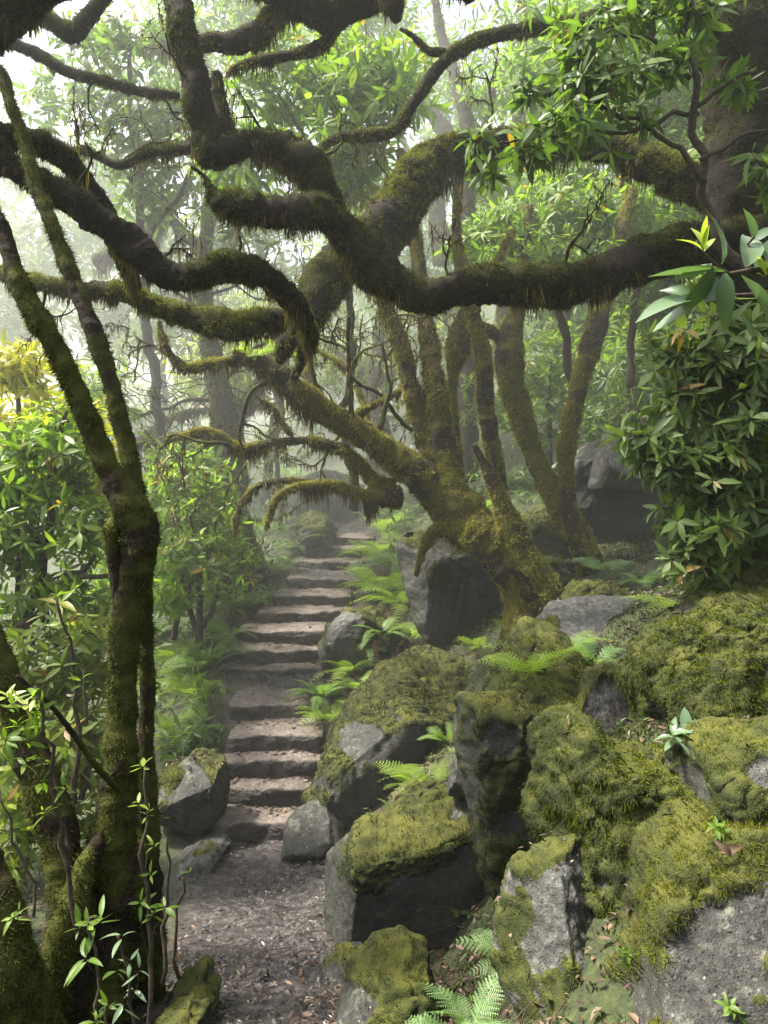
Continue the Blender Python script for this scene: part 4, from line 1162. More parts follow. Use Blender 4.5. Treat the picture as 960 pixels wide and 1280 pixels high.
def leafy(name, label, cat, base, paths, blobs, leaf, size, seed, nl=8, tpl=TPL_M, mat='leaf', stemmat='twig', stemname='stem', group=None, clump=7, updir=0.7, droop=0.25):
    org = P(*base)
    t = thing(name, label, cat, org, group)
    if stemname == 'trunk':
        stemmat = 'bark_far'
        paths = [[(a, b, d, r * .65) for a, b, d, r in ct] for ct in paths]
    stems(t, org, paths, seed, stemmat, stemname, 0.55)
    crown(t, org, blobs, leaf, size, seed + 50, nl, tpl, mat, clump=clump, updir=updir, droop=droop)
    return t


# dense shrub on the right, in front of the great tree
leafy('laurel_shrub', 'dense glossy green laurel shrub filling the right side above the mossy hummocks', 'shrub', (915, 745, 4.7),
      [[(925, 770, 4.7, 6), (920, 700, 4.6, 5), (916, 620, 4.5, 4.5), (925, 540, 4.45, 4), (915, 470, 4.4, 3), (900, 410, 4.4, 2)],
       [(935, 770, 4.7, 6), (940, 690, 4.65, 5), (948, 600, 4.5, 4), (955, 500, 4.4, 3), (945, 420, 4.4, 2)],
       [(915, 700, 4.65, 4), (890, 640, 4.5, 3.5), (868, 590, 4.4, 3), (835, 560, 4.35, 2)],
       [(920, 640, 4.5, 4), (900, 560, 4.4, 3), (870, 510, 4.35, 2.5), (850, 480, 4.3, 2)],
       [(912, 740, 4.6, 4), (885, 710, 4.45, 3), (865, 690, 4.4, 2)]],
      [(885, 455, 4.4, 66.96, 59.4, 0.3, 91), (935, 500, 4.4, 64.8, 86.4, 0.35, 99), (850, 560, 4.35, 56.16, 48.6, 0.28, 70), (905, 590, 4.4, 64.8, 64.8, 0.3, 78), (870, 650, 4.35, 36.72, 45.36, 0.2, 36), (940, 650, 4.5, 54, 64.8, 0.3, 49), (862, 715, 4.3, 28.08, 43.2, 0.18, 32),
       (910, 415, 4.45, 75.6, 32.4, 0.3, 49), (835, 500, 4.4, 36.72, 36.72, 0.2, 28), (1000, 560, 4.4, 75.6, 162, 0.4, 108), (815, 585, 4.35, 23.76, 21.6, 0.15, 12)],
      None, 0.130, 301, 8, TPL_M, 'leaf_shrub', droop=.35)

# dark leafy sprays hanging in front of the arch
leafy('laurel_sapling', 'slender laurel sapling with dark leaf sprays hanging in front of the arching limb', 'sapling', (925, 330, 4.6),
      [[(925, 340, 4.6, 9), (890, 270, 4.55, 6), (872, 220, 4.5, 5.5), (868, 150, 4.45, 5), (862, 90, 4.4, 4.5), (850, 30, 4.4, 4), (842, -40, 4.4, 3)],
       [(878, 235, 4.5, 4), (850, 190, 4.45, 3.5), (815, 165, 4.4, 3), (770, 140, 4.35, 2.5), (720, 120, 4.3, 2)],
       [(870, 150, 4.5, 3), (840, 145, 4.4, 3), (790, 165, 4.35, 2.5), (730, 165, 4.3, 2), (670, 175, 4.3, 1.6), (610, 185, 4.3, 1.2)],
       [(864, 100, 4.45, 3), (820, 60, 4.4, 2.5), (770, 50, 4.35, 2), (710, 60, 4.35, 1.5)],
       [(868, 140, 4.45, 3), (905, 110, 4.4, 2.5), (945, 90, 4.4, 2)],
       [(872, 200, 4.45, 3), (915, 180, 4.4, 2.5), (960, 160, 4.4, 2)]],
      [(740, 130, 4.35, 69.44, 44.8, 0.28, 41), (690, 170, 4.3, 67.2, 29.12, 0.22, 32), (630, 180, 4.3, 47.04, 24.64, 0.2, 17), (600, 205, 4.3, 24.64, 15.68, 0.12, 5), (790, 80, 4.4, 67.2, 44.8, 0.3, 37), (735, 60, 4.35, 56, 40.32, 0.28, 26), (850, 30, 4.4, 78.4, 40.32, 0.3, 35), (920, 90, 4.4, 56, 44.8, 0.3, 12), (945, 190, 4.4, 44.8, 56, 0.3, 12),
       (770, 10, 4.5, 89.6, 33.6, 0.3, 32), (920, 10, 4.4, 67.2, 40.32, 0.3, 12), (680, 100, 4.35, 33.6, 26.88, 0.2, 10)],
      None, 0.128, 321, 7, TPL_M, 'leaf', droop=0.4)

# near sprig at the right edge: explicit shoots
org = P(1010, 400, 1.75)
t = thing('laurel_branch', 'close pale green laurel branch with yellow young tips at the right edge', 'branch', org)
stems(t, org, [[(1060, 390, 1.8, 7), (1000, 352, 1.75, 5), (950, 342, 1.7, 4), (912, 338, 1.65, 3), (885, 325, 1.62, 2.5), (878, 300, 1.6, 2)], [(1020, 372, 1.76, 4), (960, 368, 1.72, 3.5), (905, 372, 1.68, 3), (868, 376, 1.66, 2.5)], [(960, 343, 1.71, 3), (945, 320, 1.7, 2.5), (930, 300, 1.7, 2)]], 340)
rg = rng_of(345)
L_ = [  # leaf base, leaf tip (px), distance, length handled by the points
    ((905, 340), (810, 335), 1.62), ((905, 342), (905, 405), 1.6), ((890, 335), (858, 402), 1.6), ((900, 332), (916, 262), 1.62), ((930, 335), (952, 268), 1.66), ((925, 345), (985, 400), 1.64),
    ((868, 376), (802, 372), 1.63), ((868, 378), (812, 412), 1.61), ((880, 378), (935, 352), 1.62), ((900, 372), (960, 378), 1.66), ((945, 340), (975, 295), 1.7), ((960, 345), (1010, 330), 1.7), ((888, 330), (845, 352), 1.63), ((875, 374), (898, 345), 1.64), ((940, 300), (938, 255), 1.7), ((935, 305), (970, 278), 1.7), ((870, 372), (838, 352), 1.66)]
A = np.array([P(a[0], a[1], d) for a, b, d in L_])
B = np.array([P(b[0], b[1], d - 0.05 + 0.1 * rg.random()) for a, b, d in L_])
dd = B - A
nm = np.array([[0.1, -0.55, 0.8]] * len(A)) + rg.normal(0, .3, (len(A), 3))
V, Q, sh, tip = place(TPL_B, A, frames(dd, nm), np.linalg.norm(dd, axis=1), rg.random(len(A)) * 0.9)
mk('leaves', V, Q, M['leaf_grey'], t, org, {'shade': sh, 'tip': tip})
for (tx, ty, d) in ((878, 302, 1.6), (868, 356, 1.64), (955, 334, 1.68)):
    V, Q, sh, tip = rosettes(np.array([P(tx, ty + 8, d)]), np.array([[-0.1, -0.2, 1.0]]), 5, 0.045, rg, TPL_N, 0.0, (0.15, 0.8))
    mk('young_leaves', V, Q, M['leaf_tip'], t, org, {'shade': sh * 0.8, 'tip': tip})

# bushes on the left
leafy('laurel_bush', 'bushy laurel with pale rosettes behind the twin stemmed tree, left of the stairs', 'bush', (250, 770, 8.0),
      [[(252, 800, 8.0, 5), (250, 740, 7.9, 4), (262, 690, 7.8, 3), (270, 650, 7.8, 2)], [(245, 790, 8, 4), (225, 720, 7.9, 3), (215, 670, 7.8, 2)], [(255, 780, 8, 4), (285, 720, 7.8, 3), (295, 690, 7.8, 2)], [(212, 800, 7.8, 4), (232, 740, 7.8, 4), (246, 700, 7.8, 3), (240, 640, 7.8, 2)]],
      [(255, 690, 7.8, 60, 45, 0.5, 125), (215, 720, 7.8, 40, 50, 0.5, 84), (285, 715, 7.8, 30, 35, 0.4, 56), (240, 620, 8, 50, 40, 0.5, 77), (215, 750, 7.9, 30, 24, 0.4, 28)],
      None, 0.135, 361, 8, TPL_M, 'leaf_bright')
leafy('laurel_bush', 'pale grey green bush in the haze at the foot of the bearded trunk', 'bush', (225, 720, 9.4),
      [[(225, 740, 9.4, 4), (225, 660, 9.4, 3), (230, 600, 9.4, 2)], [(260, 740, 9.4, 4), (262, 640, 9.4, 2)]],
      [(225, 610, 9.4, 60, 50, .6, 90), (275, 600, 9.6, 30, 40, .4, 40), (250, 650, 9.3, 60, 30, .5, 60)], None, 0.16, 371, 8, TPL_M, 'leaf_bright')
leafy('laurel_bush', 'tall leafy bush at the left edge behind the slanting twin stems', 'bush', (40, 760, 5.6),
      [[(20, 860, 5.6, 7), (45, 740, 5.55, 6), (60, 640, 5.5, 5), (75, 570, 5.5, 4), (90, 520, 5.5, 2)], [(20, 820, 5.6, 5), (25, 700, 5.6, 4), (24, 620, 5.6, 3), (15, 560, 5.6, 2)], [(60, 800, 5.4, 4), (55, 730, 5.4, 4), (95, 720, 5.35, 4), (120, 690, 5.3, 2)], [(0, 780, 5.4, 5), (40, 780, 5.35, 5), (80, 730, 5.3, 4), (130, 720, 5.3, 3)]],
      [(45, 545, 5.5, 55, 35, 0.4, 108), (15, 600, 5.5, 45, 40, 0.4, 101), (90, 590, 5.5, 40, 36, 0.35, 67), (40, 680, 5.5, 60, 36, 0.4, 101), (110, 660, 5.4, 30, 40, 0.3, 50), (-30, 640, 5.5, 50, 90, 0.4, 101), (70, 745, 5.4, 60, 30, 0.3, 67)],
      None, 0.115, 381, 8, TPL_M, 'leaf_bright')
leafy('laurel_bush', 'sunlit yellow green bush low on the left slope between the dark stems', 'bush', (70, 950, 5.2),
      [[(70, 980, 5.2, 4), (80, 900, 5.2, 3), (110, 840, 5.2, 2)], [(60, 980, 5.2, 4), (40, 900, 5.2, 3), (25, 830, 5.2, 2)], [(100, 1000, 5.0, 4), (112, 920, 5.0, 3), (100, 840, 5, 2)]],
      [(60, 830, 5.3, 70, 50, .5, 110), (110, 790, 5.4, 36, 50, .4, 50), (20, 900, 5.3, 50, 50, .5, 70), (100, 920, 5.2, 40, 50, .4, 60), (40, 990, 5.0, 50, 50, .4, 65), (115, 1000, 5.0, 26, 40, .3, 30), (10, 1060, 4.8, 40, 40, .3, 40)],
      None, 0.13, 391, 8, TPL_M, 'leaf_lime')
leafy('laurel_bush', 'golden lit bush glowing in the mist at the left edge', 'bush', (20, 700, 7.2),
      [[(20, 720, 7.2, 5), (20, 560, 7.2, 4), (30, 470, 7.2, 2)]],
      [(25, 465, 7.2, 55, 30, .6, 90), (-20, 510, 7.2, 60, 50, .6, 80), (70, 520, 7.4, 50, 30, .5, 60), (110, 600, 7.2, 50, 45, .5, 60)], None, 0.16, 401, 8, TPL_M, 'leaf_gold')
leafy('laurel_bush', 'mid green bush on the slope between the twin stems and the bearded trunk', 'bush', (160, 760, 9.0),
      [[(165, 780, 9, 5), (160, 650, 9, 4), (170, 560, 9, 2)], [(140, 780, 9, 4), (130, 650, 9, 3)]],
      [(160, 600, 9, 60, 60, .7, 110), (200, 680, 8.8, 50, 60, .6, 80), (140, 720, 8.8, 60, 50, .6, 80), (120, 500, 9.5, 50, 50, .7, 70)], None, 0.16, 411, 8, TPL_M, 'leaf_bright')

# mid distance bushes beyond the central tree
leafy('laurel_bush', 'rosette bush seen between the central tree and the leaning stems', 'bush', (690, 600, 12),
      [[(690, 620, 12, 4), (685, 520, 12, 3), (690, 450, 12, 2)], [(700, 620, 12, 4), (730, 500, 12, 2)]],
      [(690, 470, 12, 60, 60, .9, 130), (760, 460, 12, 60, 60, .9, 120), (800, 420, 12, 50, 50, .8, 90), (660, 540, 12, 50, 40, .8, 60)], None, 0.19, 421, 8, TPL_M, 'leaf_bright')
leafy('laurel_bush', 'light green thicket under the arching limb at the right', 'bush', (700, 420, 9.0),
      [[(720, 520, 9, 6), (700, 400, 9, 5), (680, 320, 9, 3), (660, 260, 9, 2)], [(790, 480, 9, 5), (790, 360, 9, 4), (770, 270, 9, 2)], [(860, 480, 9, 5), (840, 300, 9, 3)]],
      [(650, 290, 9, 60, 36, .7, 120), (720, 270, 9, 60, 40, .7, 130), (790, 280, 9, 60, 40, .7, 130), (700, 320, 8.6, 90, 26, .6, 110), (850, 260, 9, 50, 50, .7, 90), (600, 300, 9.3, 40, 36, .6, 60), (820, 380, 9, 60, 50, .7, 90), (880, 380, 8.5, 60, 60, .7, 100)], None, 0.145, 431, 9, TPL_M, 'leaf_bright')
leafy('laurel_bush', 'dim bush in the gap left of the leafy shrub above the huge shaded boulder', 'bush', (800, 560, 10.5),
      [[(790, 580, 10.5, 5), (780, 500, 10.5, 3), (790, 430, 10.5, 2)]],
      [(790, 480, 10.5, 60, 46, .8, 120), (740, 520, 10.8, 40, 26, .6, 50), (850, 470, 10, 60, 60, .8, 110)], None, 0.16, 441, 8, TPL_M, 'leaf')

# trees whose sunlit crowns fill the top
leafy('laurel_tree', 'slim laurel with sunlit yellow green crown left of the bright gap at the top', 'tree', (430, 600, 9.0),
      [[(440, 640, 9.5, 10), (432, 520, 9.2, 8), (442, 400, 9, 7), (430, 280, 8.5, 6), (440, 160, 8, 4), (450, 60, 8, 2)], [(436, 300, 8.6, 4), (400, 200, 8.2, 3), (350, 120, 8, 2)], [(440, 240, 8.4, 4), (480, 180, 8, 3), (500, 120, 8, 2)]],
      [(450, 120, 7.8, 60, 60, .8, 120), (480, 90, 7.8, 40, 50, .6, 70), (420, 200, 8, 40, 40, .6, 60), (350, 120, 8, 60, 50, .7, 90), (310, 210, 8.2, 50, 60, .7, 80), (400, 60, 8, 60, 40, .7, 80), (480, 190, 8.2, 26, 40, .5, 36), (440, 240, 8.5, 30, 30, .5, 30)], None, 0.17, 451, 9, TPL_M, 'leaf_bright', stemname='trunk')
leafy('laurel_tree', 'mist dimmed laurel crown behind the thin boughs at the upper left', 'tree', (200, 700, 10),
      [[(190, 720, 10.5, 14), (200, 520, 10.3, 11), (185, 340, 10, 9), (170, 180, 9.5, 6), (160, 80, 9.5, 4)], [(185, 300, 10, 5), (240, 220, 9.5, 4), (270, 140, 9, 3)]],
      [(165, 160, 9.5, 70, 60, .9, 120), (140, 80, 9.5, 60, 50, .8, 80), (230, 150, 9.3, 50, 60, .8, 90), (190, 240, 9.6, 50, 30, .7, 50), (180, 50, 9.5, 50, 40, .7, 60), (60, 120, 10, 50, 50, .7, 50), (300, 260, 10, 50, 40, .7, 60)], None, 0.17, 461, 8, TPL_M, 'leaf', stemname='trunk')
leafy('laurel_tree', 'feathery pale tree in the haze between the low left limbs', 'tree', (330, 640, 14),
      [[(335, 640, 14, 10), (345, 480, 14, 8), (330, 330, 14, 6), (310, 240, 14, 3)]],
      [(310, 290, 14, 60, 50, 1, 110), (250, 300, 14, 50, 50, 1, 80), (360, 300, 14, 40, 60, 1, 70), (230, 430, 14, 60, 40, 1, 90), (320, 440, 14, 60, 40, 1, 90), (280, 490, 14, 80, 30, 1, 90)], None, 0.20, 471, 8, TPL_F, 'leaf', stemname='trunk')
leafy('laurel_tree', 'tree with its crown over the upper right corner behind the sapling', 'tree', (840, 600, 10.5),
      [[(845, 640, 10.5, 14), (840, 430, 10.3, 12), (830, 250, 10, 10), (810, 100, 9.5, 7), (800, 0, 9.5, 4)]],
      [(780, 100, 9.5, 80, 60, .9, 150), (870, 110, 9.5, 80, 60, .9, 140), (690, 90, 9.8, 50, 50, .8, 80), (830, 190, 9.5, 60, 50, .8, 100), (780, 10, 9.5, 100, 40, .9, 120), (700, 210, 9.6, 70, 40, .8, 90), (620, 110, 10.5, 40, 30, .6, 36), (930, 60, 9, 80, 90, .9, 150)], None, 0.18, 481, 8, TPL_M, 'leaf_bright', stemname='trunk')

leafy('laurel_tree', 'pale leafy small tree in the mist just left of the top of the stairs', 'tree', (350, 640, 12.5),
      [[(352, 660, 12.5, 6), (345, 560, 12.5, 5), (360, 450, 12.5, 4), (350, 380, 12.5, 3)]],
      [(340, 400, 12.5, 60, 50, .8, 100), (400, 440, 12.8, 50, 50, .8, 80), (300, 480, 12.3, 60, 40, .8, 90), (420, 340, 13, 50, 50, .8, 70), (250, 470, 12, 50, 40, .8, 70), (350, 560, 13, 60, 30, .8, 60)], None, 0.15, 491, 9, TPL_F, 'leaf_lime', stemname='trunk')
leafy('laurel_tree', 'leafy understorey tree filling the gap between the stems of the gnarled tree', 'tree', (560, 560, 12),
      [[(560, 620, 12, 6), (570, 480, 12, 5), (550, 380, 12, 4)]],
      [(500, 440, 12, 50, 50, .8, 90), (570, 420, 12.3, 50, 60, .8, 90), (620, 500, 12, 40, 40, .8, 60), (450, 460, 12.5, 40, 40, .8, 60), (520, 520, 12.5, 40, 30, .8, 40)], None, 0.15, 496, 9, TPL_F, 'leaf_lime', stemname='trunk')

# hazy bare stems in the bright gap
far_stems = [
    ('tall grey stem rising through the bright gap behind the arch', (585, 560, 12.5), [[(588, 600, 12.5, 12), (584, 480, 12.5, 11), (586, 360, 12.5, 11), (582, 260, 12.5, 11), (586, 180, 12.5, 9), (572, 110, 12.5, 8), (552, 50, 12.5, 6), (540, -20, 12.5, 5)], [(584, 190, 12.5, 5), (610, 150, 12.6, 4), (616, 100, 12.6, 3)]]),
    ('leaning grey stem crossing behind the arch, left of the tall grey stem', (500, 560, 12), [[(490, 600, 12, 12), (470, 480, 12, 10), (480, 380, 12, 9), (470, 260, 12, 9), (455, 200, 12, 7), (440, 120, 12, 5)], [(555, 330, 12, 14), (545, 250, 12, 12), (560, 180, 12, 10), (530, 130, 12, 8), (505, 70, 12, 5)]]),
    ('pale brown trunk fading into the mist below the thin bough', (630, 520, 17), [[(640, 600, 17, 14), (632, 400, 17, 12), (640, 200, 17, 10), (655, 100, 17, 8), (650, -20, 17, 6)], [(638, 240, 17, 6), (600, 170, 17, 5), (560, 120, 17, 3)], [(650, 130, 17, 5), (690, 60, 17, 3)]]),
    ('forked stem in the mist right of the low mossy branches', (455, 560, 14), [[(470, 640, 14, 10), (462, 500, 14, 8), (425, 440, 14, 6), (390, 420, 14, 4)], [(464, 520, 14, 6), (500, 440, 14, 5), (510, 380, 14, 4)], [(450, 480, 14, 4), (440, 430, 14, 3), (400, 395, 14, 2)]]),
    ('thin twin stems beyond the leaning golden stems', (800, 480, 13), [[(790, 540, 13, 8), (796, 420, 13, 7), (790, 300, 13, 6), (770, 180, 13, 5)], [(815, 540, 13, 7), (812, 440, 13, 6), (830, 330, 13, 5)]]),
    ('drooping moss hung boughs hanging over the hazy hollow left of the centre', (265, 500, 11), [[(120, 330, 11, 10), (180, 300, 11, 9), (220, 250, 11, 8), (236, 232, 11, 6)], [(210, 270, 11, 6), (240, 300, 11, 5), (262, 330, 11, 4)], [(160, 560, 11, 5), (220, 520, 11, 4), (290, 510, 11, 3), (340, 505, 11, 2)]]),
]
for k, (lab, base, paths) in enumerate(far_stems):
    org = P(*base)
    t = thing('misty_tree', lab, 'tree', org)
    for j, ct in enumerate(paths):
        limb(t, org, 'trunk' if j == 0 else 'limb', ct, 600 + 10 * k + j, 'bark_far', 'fuzz', 900, 0.03, 14 if k != 5 else 60, 0.16 if k != 5 else 0.3, nseg=9)

# bare twig tangles on the left
rg = rng_of(655)
org = P(150, 470, 10)
t = thing('bare_shrub', 'tangle of bare grey twigs in the mist left of the central tree', 'shrub', org)
A, B = [], []
for k in range(46):
    p = P(rg.uniform(160, 300), rg.uniform(455, 560), rg.uniform(9.2, 10.8))
    v = np.array([rg.normal(0, 1), rg.normal(0, .5), rg.normal(0.15, .35)])
    v /= np.linalg.norm(v)
    for s in range(6):
        q = p + v * rg.uniform(.1, .22)
        A.append(p); B.append(q)
        p = q
        v = nrm(v + rg.normal(0, .35, 3))
V, Q = sticks(np.array(A), np.array(B), 0.008, 0.006, rg)
mk('twigs', V, Q, M['bark_far'], t, org, {'moss': np.zeros(len(V))})

# far forest beyond the haze
far = [
    ('misty leaf mass showing between the low limbs at the left edge', (30, 600, 16), [(60, 330, 16, 70, 40, 1.6, 120), (20, 400, 16, 60, 40, 1.6, 120), (150, 400, 16, 60, 40, 1.6, 120), (-40, 300, 16, 60, 80, 1.6, 120), (110, 290, 16.5, 50, 40, 1.6, 80)]),
    ('misty leaf mass under the upper left boughs', (200, 600, 15), [(190, 300, 15, 60, 50, 1.5, 110), (240, 380, 15, 60, 50, 1.5, 110), (120, 230, 15, 50, 40, 1.5, 80), (30, 200, 16, 60, 50, 1.5, 90)]),
    ('distant tree mass behind the left limbs, almost lost in mist', (60, 620, 26), [(60, 560, 26, 90, 60, 2.5, 150), (-60, 540, 26, 90, 80, 2.5, 120)]),
    ('distant pale tree above the top of the stairs', (410, 560, 22), [(400, 470, 22, 70, 60, 2, 150), (470, 420, 22, 60, 70, 2, 130), (440, 330, 22, 70, 60, 2, 120)]),
    ('distant tree behind the gnarled central tree', (560, 540, 20), [(560, 450, 20, 70, 70, 2, 170), (540, 340, 20, 60, 60, 2, 120), (600, 290, 20, 60, 60, 2, 100)]),
    ('distant tree behind the leaning golden stems', (690, 500, 19), [(690, 420, 19, 70, 70, 2, 190), (760, 380, 19, 70, 70, 2, 180), (680, 320, 19, 70, 60, 2, 160)]),
    ('distant tree at the right behind the shrub', (860, 470, 17), [(860, 400, 17, 90, 70, 2, 200), (870, 300, 17, 90, 70, 2, 190), (800, 220, 17, 80, 60, 2, 160)]),
    ('distant pale crown in the bright gap under the thin bough', (620, 430, 24), [(620, 210, 24, 60, 60, 2, 90), (660, 130, 24, 60, 70, 2, 100), (590, 120, 24, 40, 60, 2, 40), (700, 220, 22, 60, 60, 2, 120), (540, 60, 25, 50, 50, 2, 50)]),
    ('distant feathery crown behind the upper left boughs', (240, 560, 20), [(260, 180, 20, 70, 70, 2, 110), (330, 60, 20, 80, 60, 2, 120), (200, 60, 20, 60, 50, 2, 60), (400, 240, 20, 60, 60, 2, 110), (330, 360, 20, 70, 50, 2, 110)]),
    ('misty crown closing the top of the view above the centre', (520, 600, 15), [(450, 20, 15, 80, 50, 1.6, 120), (560, 120, 16, 60, 70, 1.6, 90), (350, 0, 15, 80, 40, 1.6, 110), (250, 30, 15, 60, 50, 1.6, 90), (480, 260, 15, 60, 60, 1.6, 110), (520, 350, 15, 50, 40, 1.6, 70)]),
    ('misty crown behind the arch and the sapling', (700, 600, 14), [(660, 60, 14, 60, 60, 1.6, 110), (740, 120, 14, 70, 60, 1.6, 130), (840, 60, 14, 90, 70, 1.6, 160), (620, 230, 14, 50, 50, 1.6, 80), (880, 180, 13, 70, 70, 1.5, 140)]),
    ('distant crown at the top right corner', (900, 420, 20), [(880, 120, 18, 110, 80, 2, 230), (780, 60, 20, 90, 70, 2, 180), (960, 240, 16, 80, 80, 2, 160)]),
    ('distant leafy slope tree left of the bearded trunk', (160, 600, 18), [(160, 520, 18, 80, 60, 2, 160), (90, 580, 18, 70, 50, 2, 120), (230, 560, 18, 60, 50, 2, 110)]),
]
for k, (lab, base, blobs) in enumerate(far):
    bx, by, d = base
    top = min(b[1] for b in blobs)
    leafy('distant_tree', lab, 'tree', base, [[(bx, by + 40, d, 8), (bx + 6, (by + top) / 2, d, 6), (blobs[0][0], top, d, 3)]], [(a, b, c, e, f, h, int(n_ * 2.4)) for a, b, c, e, f, h, n_ in blobs], None, 0.22, 700 + 10 * k, 7, TPL_F, 'leaf_bright', stemname='trunk')

# ------------------------------------------------------------------ ferns
def frond_mesh(name, seed, mat, npin=16, bip=True, droop=0.55, wid=0.2):
    rng = rng_of(seed)
    V, T, sh, tip = [], [], [], []

    def add(a, b, c, s, tp):
        k = len(V)
        V.extend([a, b, c])
        T.append((k, k + 1, k + 2))
        sh.extend([s] * 3)
        tip.extend(tp)
    ax = lambda t: np.array([0.04 * math.sin(t * 3 + seed), t * (1 - 0.18 * t), 0.30 * t - droop * t ** 2.2])
    prev = ax(0.0)
    for k in range(14):
        q = ax((k + 1) / 14)
        w = 0.007 * (1 - k / 16)
        add(prev + [w, 0, 0], prev - [w, 0, 0], q, 0.15, (0, 0, 0))
        add(prev + [0, 0, w], prev - [0, 0, w], q, 0.15, (0, 0, 0))
        prev = q
    for k in range(npin):
        t = 0.16 + 0.84 * (k + 0.5) / npin
        c = ax(t)
        f = nrm(ax(min(1, t + .02)) - ax(t - .02))
        L = wid * (math.sin(PI * min(1, (t - 0.10) / 0.98) ** 0.62) ** 0.9) * rng.uniform(.88, 1.08) + 0.012
        for sgn in (-1, 1):
            dr = nrm(np.array([sgn * 0.92, 0, 0]) + f * 0.40 + np.array([0, 0, -0.10 + rng.normal(0, .06)]))
            nn = nrm(np.cross(dr, f)) * sgn
            w = L * 0.16 + 0.008
            s = float(np.clip(rng.uniform(0.15, .85) + 0.1, 0, .95))
            if not bip:
                e = nrm(np.cross(nn, dr))
                m = c + dr * L * .38 - np.array([0, 0, .02]) * L
                add(c + e * w * .35, c - e * w * .35, m + e * w * .5, s, (0, 0, 1))
                add(c - e * w * .35, m - e * w * .5, m + e * w * .5, s, (0, 1, 1))
                add(m + e * w * .5, m - e * w * .5, c + dr * L - np.array([0, 0, .10]) * L, s, (1, 1, 0))
            else:
                e = nrm(np.cross(nn, dr))
                npn = 8
                for j in range(npn):
                    u = (j + .4) / npn
                    b = c + dr * L * u - np.array([0, 0, .10]) * L * u * u
                    pl = (L * 0.20 * (1 - u) ** 0.8 + 0.006)
                    for s2 in (-1, 1):
                        tp_ = b + e * s2 * pl + dr * pl * 0.55
                        add(b - dr * L * .035, b + dr * L * .055, tp_, float(np.clip(s + rng.normal(0, .08), 0, .95)), (.6, .6, 0))
                add(c, c + dr * L * .9 + e * .004, c + dr * L, s, (1, 1, 1))
    return mesh_data(name, np.array(V), np.array(T), M[mat], {'shade': np.array(sh), 'tip': np.array(tip)}, smooth=False)


FR = {k: [frond_mesh('fern_frond', 10 * j + s, m, 13 if b else 22, b, dp, w) for s, dp in ((1, .45), (2, .62), (3, .8))]
      for j, (k, m, b, w) in enumerate((('bright', 'fern_bright', True, .21), ('green', 'fern', False, .17), ('pale', 'fern_blue', True, .24)))}

M['fern_dead'] = mat_leaf('dead_frond', (0.05, 0.028, 0.012), (0.10, 0.058, 0.024), (0.17, 0.105, 0.045), 0.3, (1.2, 1.1, .8), rough=0.8, old=0.0)
DEAD = frond_mesh('dead_frond', 77, 'fern_dead', 13, False, .9, .15)


def fern(label, pos, size, n, kind, seed, tilt=(0.35, 0.95), az=None, group=None, lean=(0, 0)):
    rng = rng_of(seed)
    t = thing('fern', label, 'fern', pos, group)
    for k in range(n):
        o = bpy.data.objects.new('frond', FR[kind][int(rng.integers(0, 3))])
        col.objects.link(o)
        o.parent = t
        a = (k / n * 2 * PI + rng.normal(0, .3)) if az is None else rng.uniform(*az)
        s = size * rng.uniform(.7, 1.1)
        o.scale = (s, s, s)
        o.rotation_euler = (rng.uniform(*tilt), rng.normal(0, .2), a)
        o.location = (0, 0, 0.01)
    for k in range(2 if n >= 7 else 0):
        o = bpy.data.objects.new('dead_frond', DEAD)
        col.objects.link(o)
        o.parent = t
        o['label'] = 'withered brown frond'
        s = size * rng.uniform(.6, .9)
        o.scale = (s, s, s * .8)
        o.rotation_euler = (rng.uniform(-.15, .15), rng.normal(0, .3), rng.uniform(0, 6.28))
    return t


def gpos(px, py, d):
    p = P(px, py, d)
    p[2] = float(H(p[0], p[1])[0])
    return p


def gfern(label, px, py, size, n, kind, seed, d0=3.0, d1=16.0, **k):
    """stand a fern on the ground where the line of sight through (px, py) meets it"""
    ds = np.linspace(d0, d1, 260)
    x, z = (px - CX) / F * ds, (HY - py) / F * ds
    g = H(x, ds)
    b = np.where(g >= z)[0]
    i = b[0] if len(b) else int(np.argmin(np.abs(g - z)))
    return fern(label, (x[i], ds[i], g[i] - 0.01), size, n, kind, seed, **k)


FG = 'ferns on the banks of the stairway'
gfern('bright fern arching over the right ends of the topmost steps', 480, 668, 0.74, 14, 'bright', 801, 9)
gfern('bright fern just below the one at the topmost steps, right of the stairs', 474, 694, 0.74, 14, 'bright', 802, 8.5)
gfern('tall bright fern tucked between the stairs and the split boulder', 492, 650, 0.74, 13, 'bright', 803, 9)
gfern('pale fern with long narrow fronds left of the split boulder', 490, 716, 0.72, 14, 'pale', 804, 8)
gfern('sunlit fern above the pale boulder right of the stairs', 470, 745, 0.74, 15, 'bright', 805, 8)
gfern('yellowish fern behind the pale boulder, close to the split boulder', 496, 762, 0.66, 13, 'bright', 806, 7.5)
fern('drooping fern skirt on the front of the pale boulder', on_rock('pale boulder with fern skirt right of the upper steps', 478, 795), .52, 8, 'green', 807)
gfern('bright fern in front of the pale boulder at the seventh step', 434, 848, 0.54, 14, 'bright', 808, 6)
gfern('small fern at the right end of the broad landing', 402, 880, 0.48, 13, 'green', 809, 6)
gfern('light fern leaning over the right end of the fourth step', 412, 905, 0.48, 13, 'bright', 810, 5.5)
gfern('fern spreading on the left bank beside the middle steps', 262, 838, 0.66, 14, 'green', 811, 6)
gfern('brilliant yellow green fern lit on the left bank, tallest there', 222, 838, 0.72, 15, 'bright', 812, 6)
gfern('fern hanging down the left bank beside the broad landing', 238, 880, 0.60, 15, 'bright', 813, 6)
gfern('lowest bright fern on the left bank above the mossy backed rock', 215, 925, 0.60, 15, 'bright', 814, 6)
gfern('long leaved green fern left of the eighth step', 282, 800, 0.60, 13, 'green', 815, 7)
gfern('fern at the left end of the tenth step', 312, 765, 0.60, 13, 'green', 816, 7)
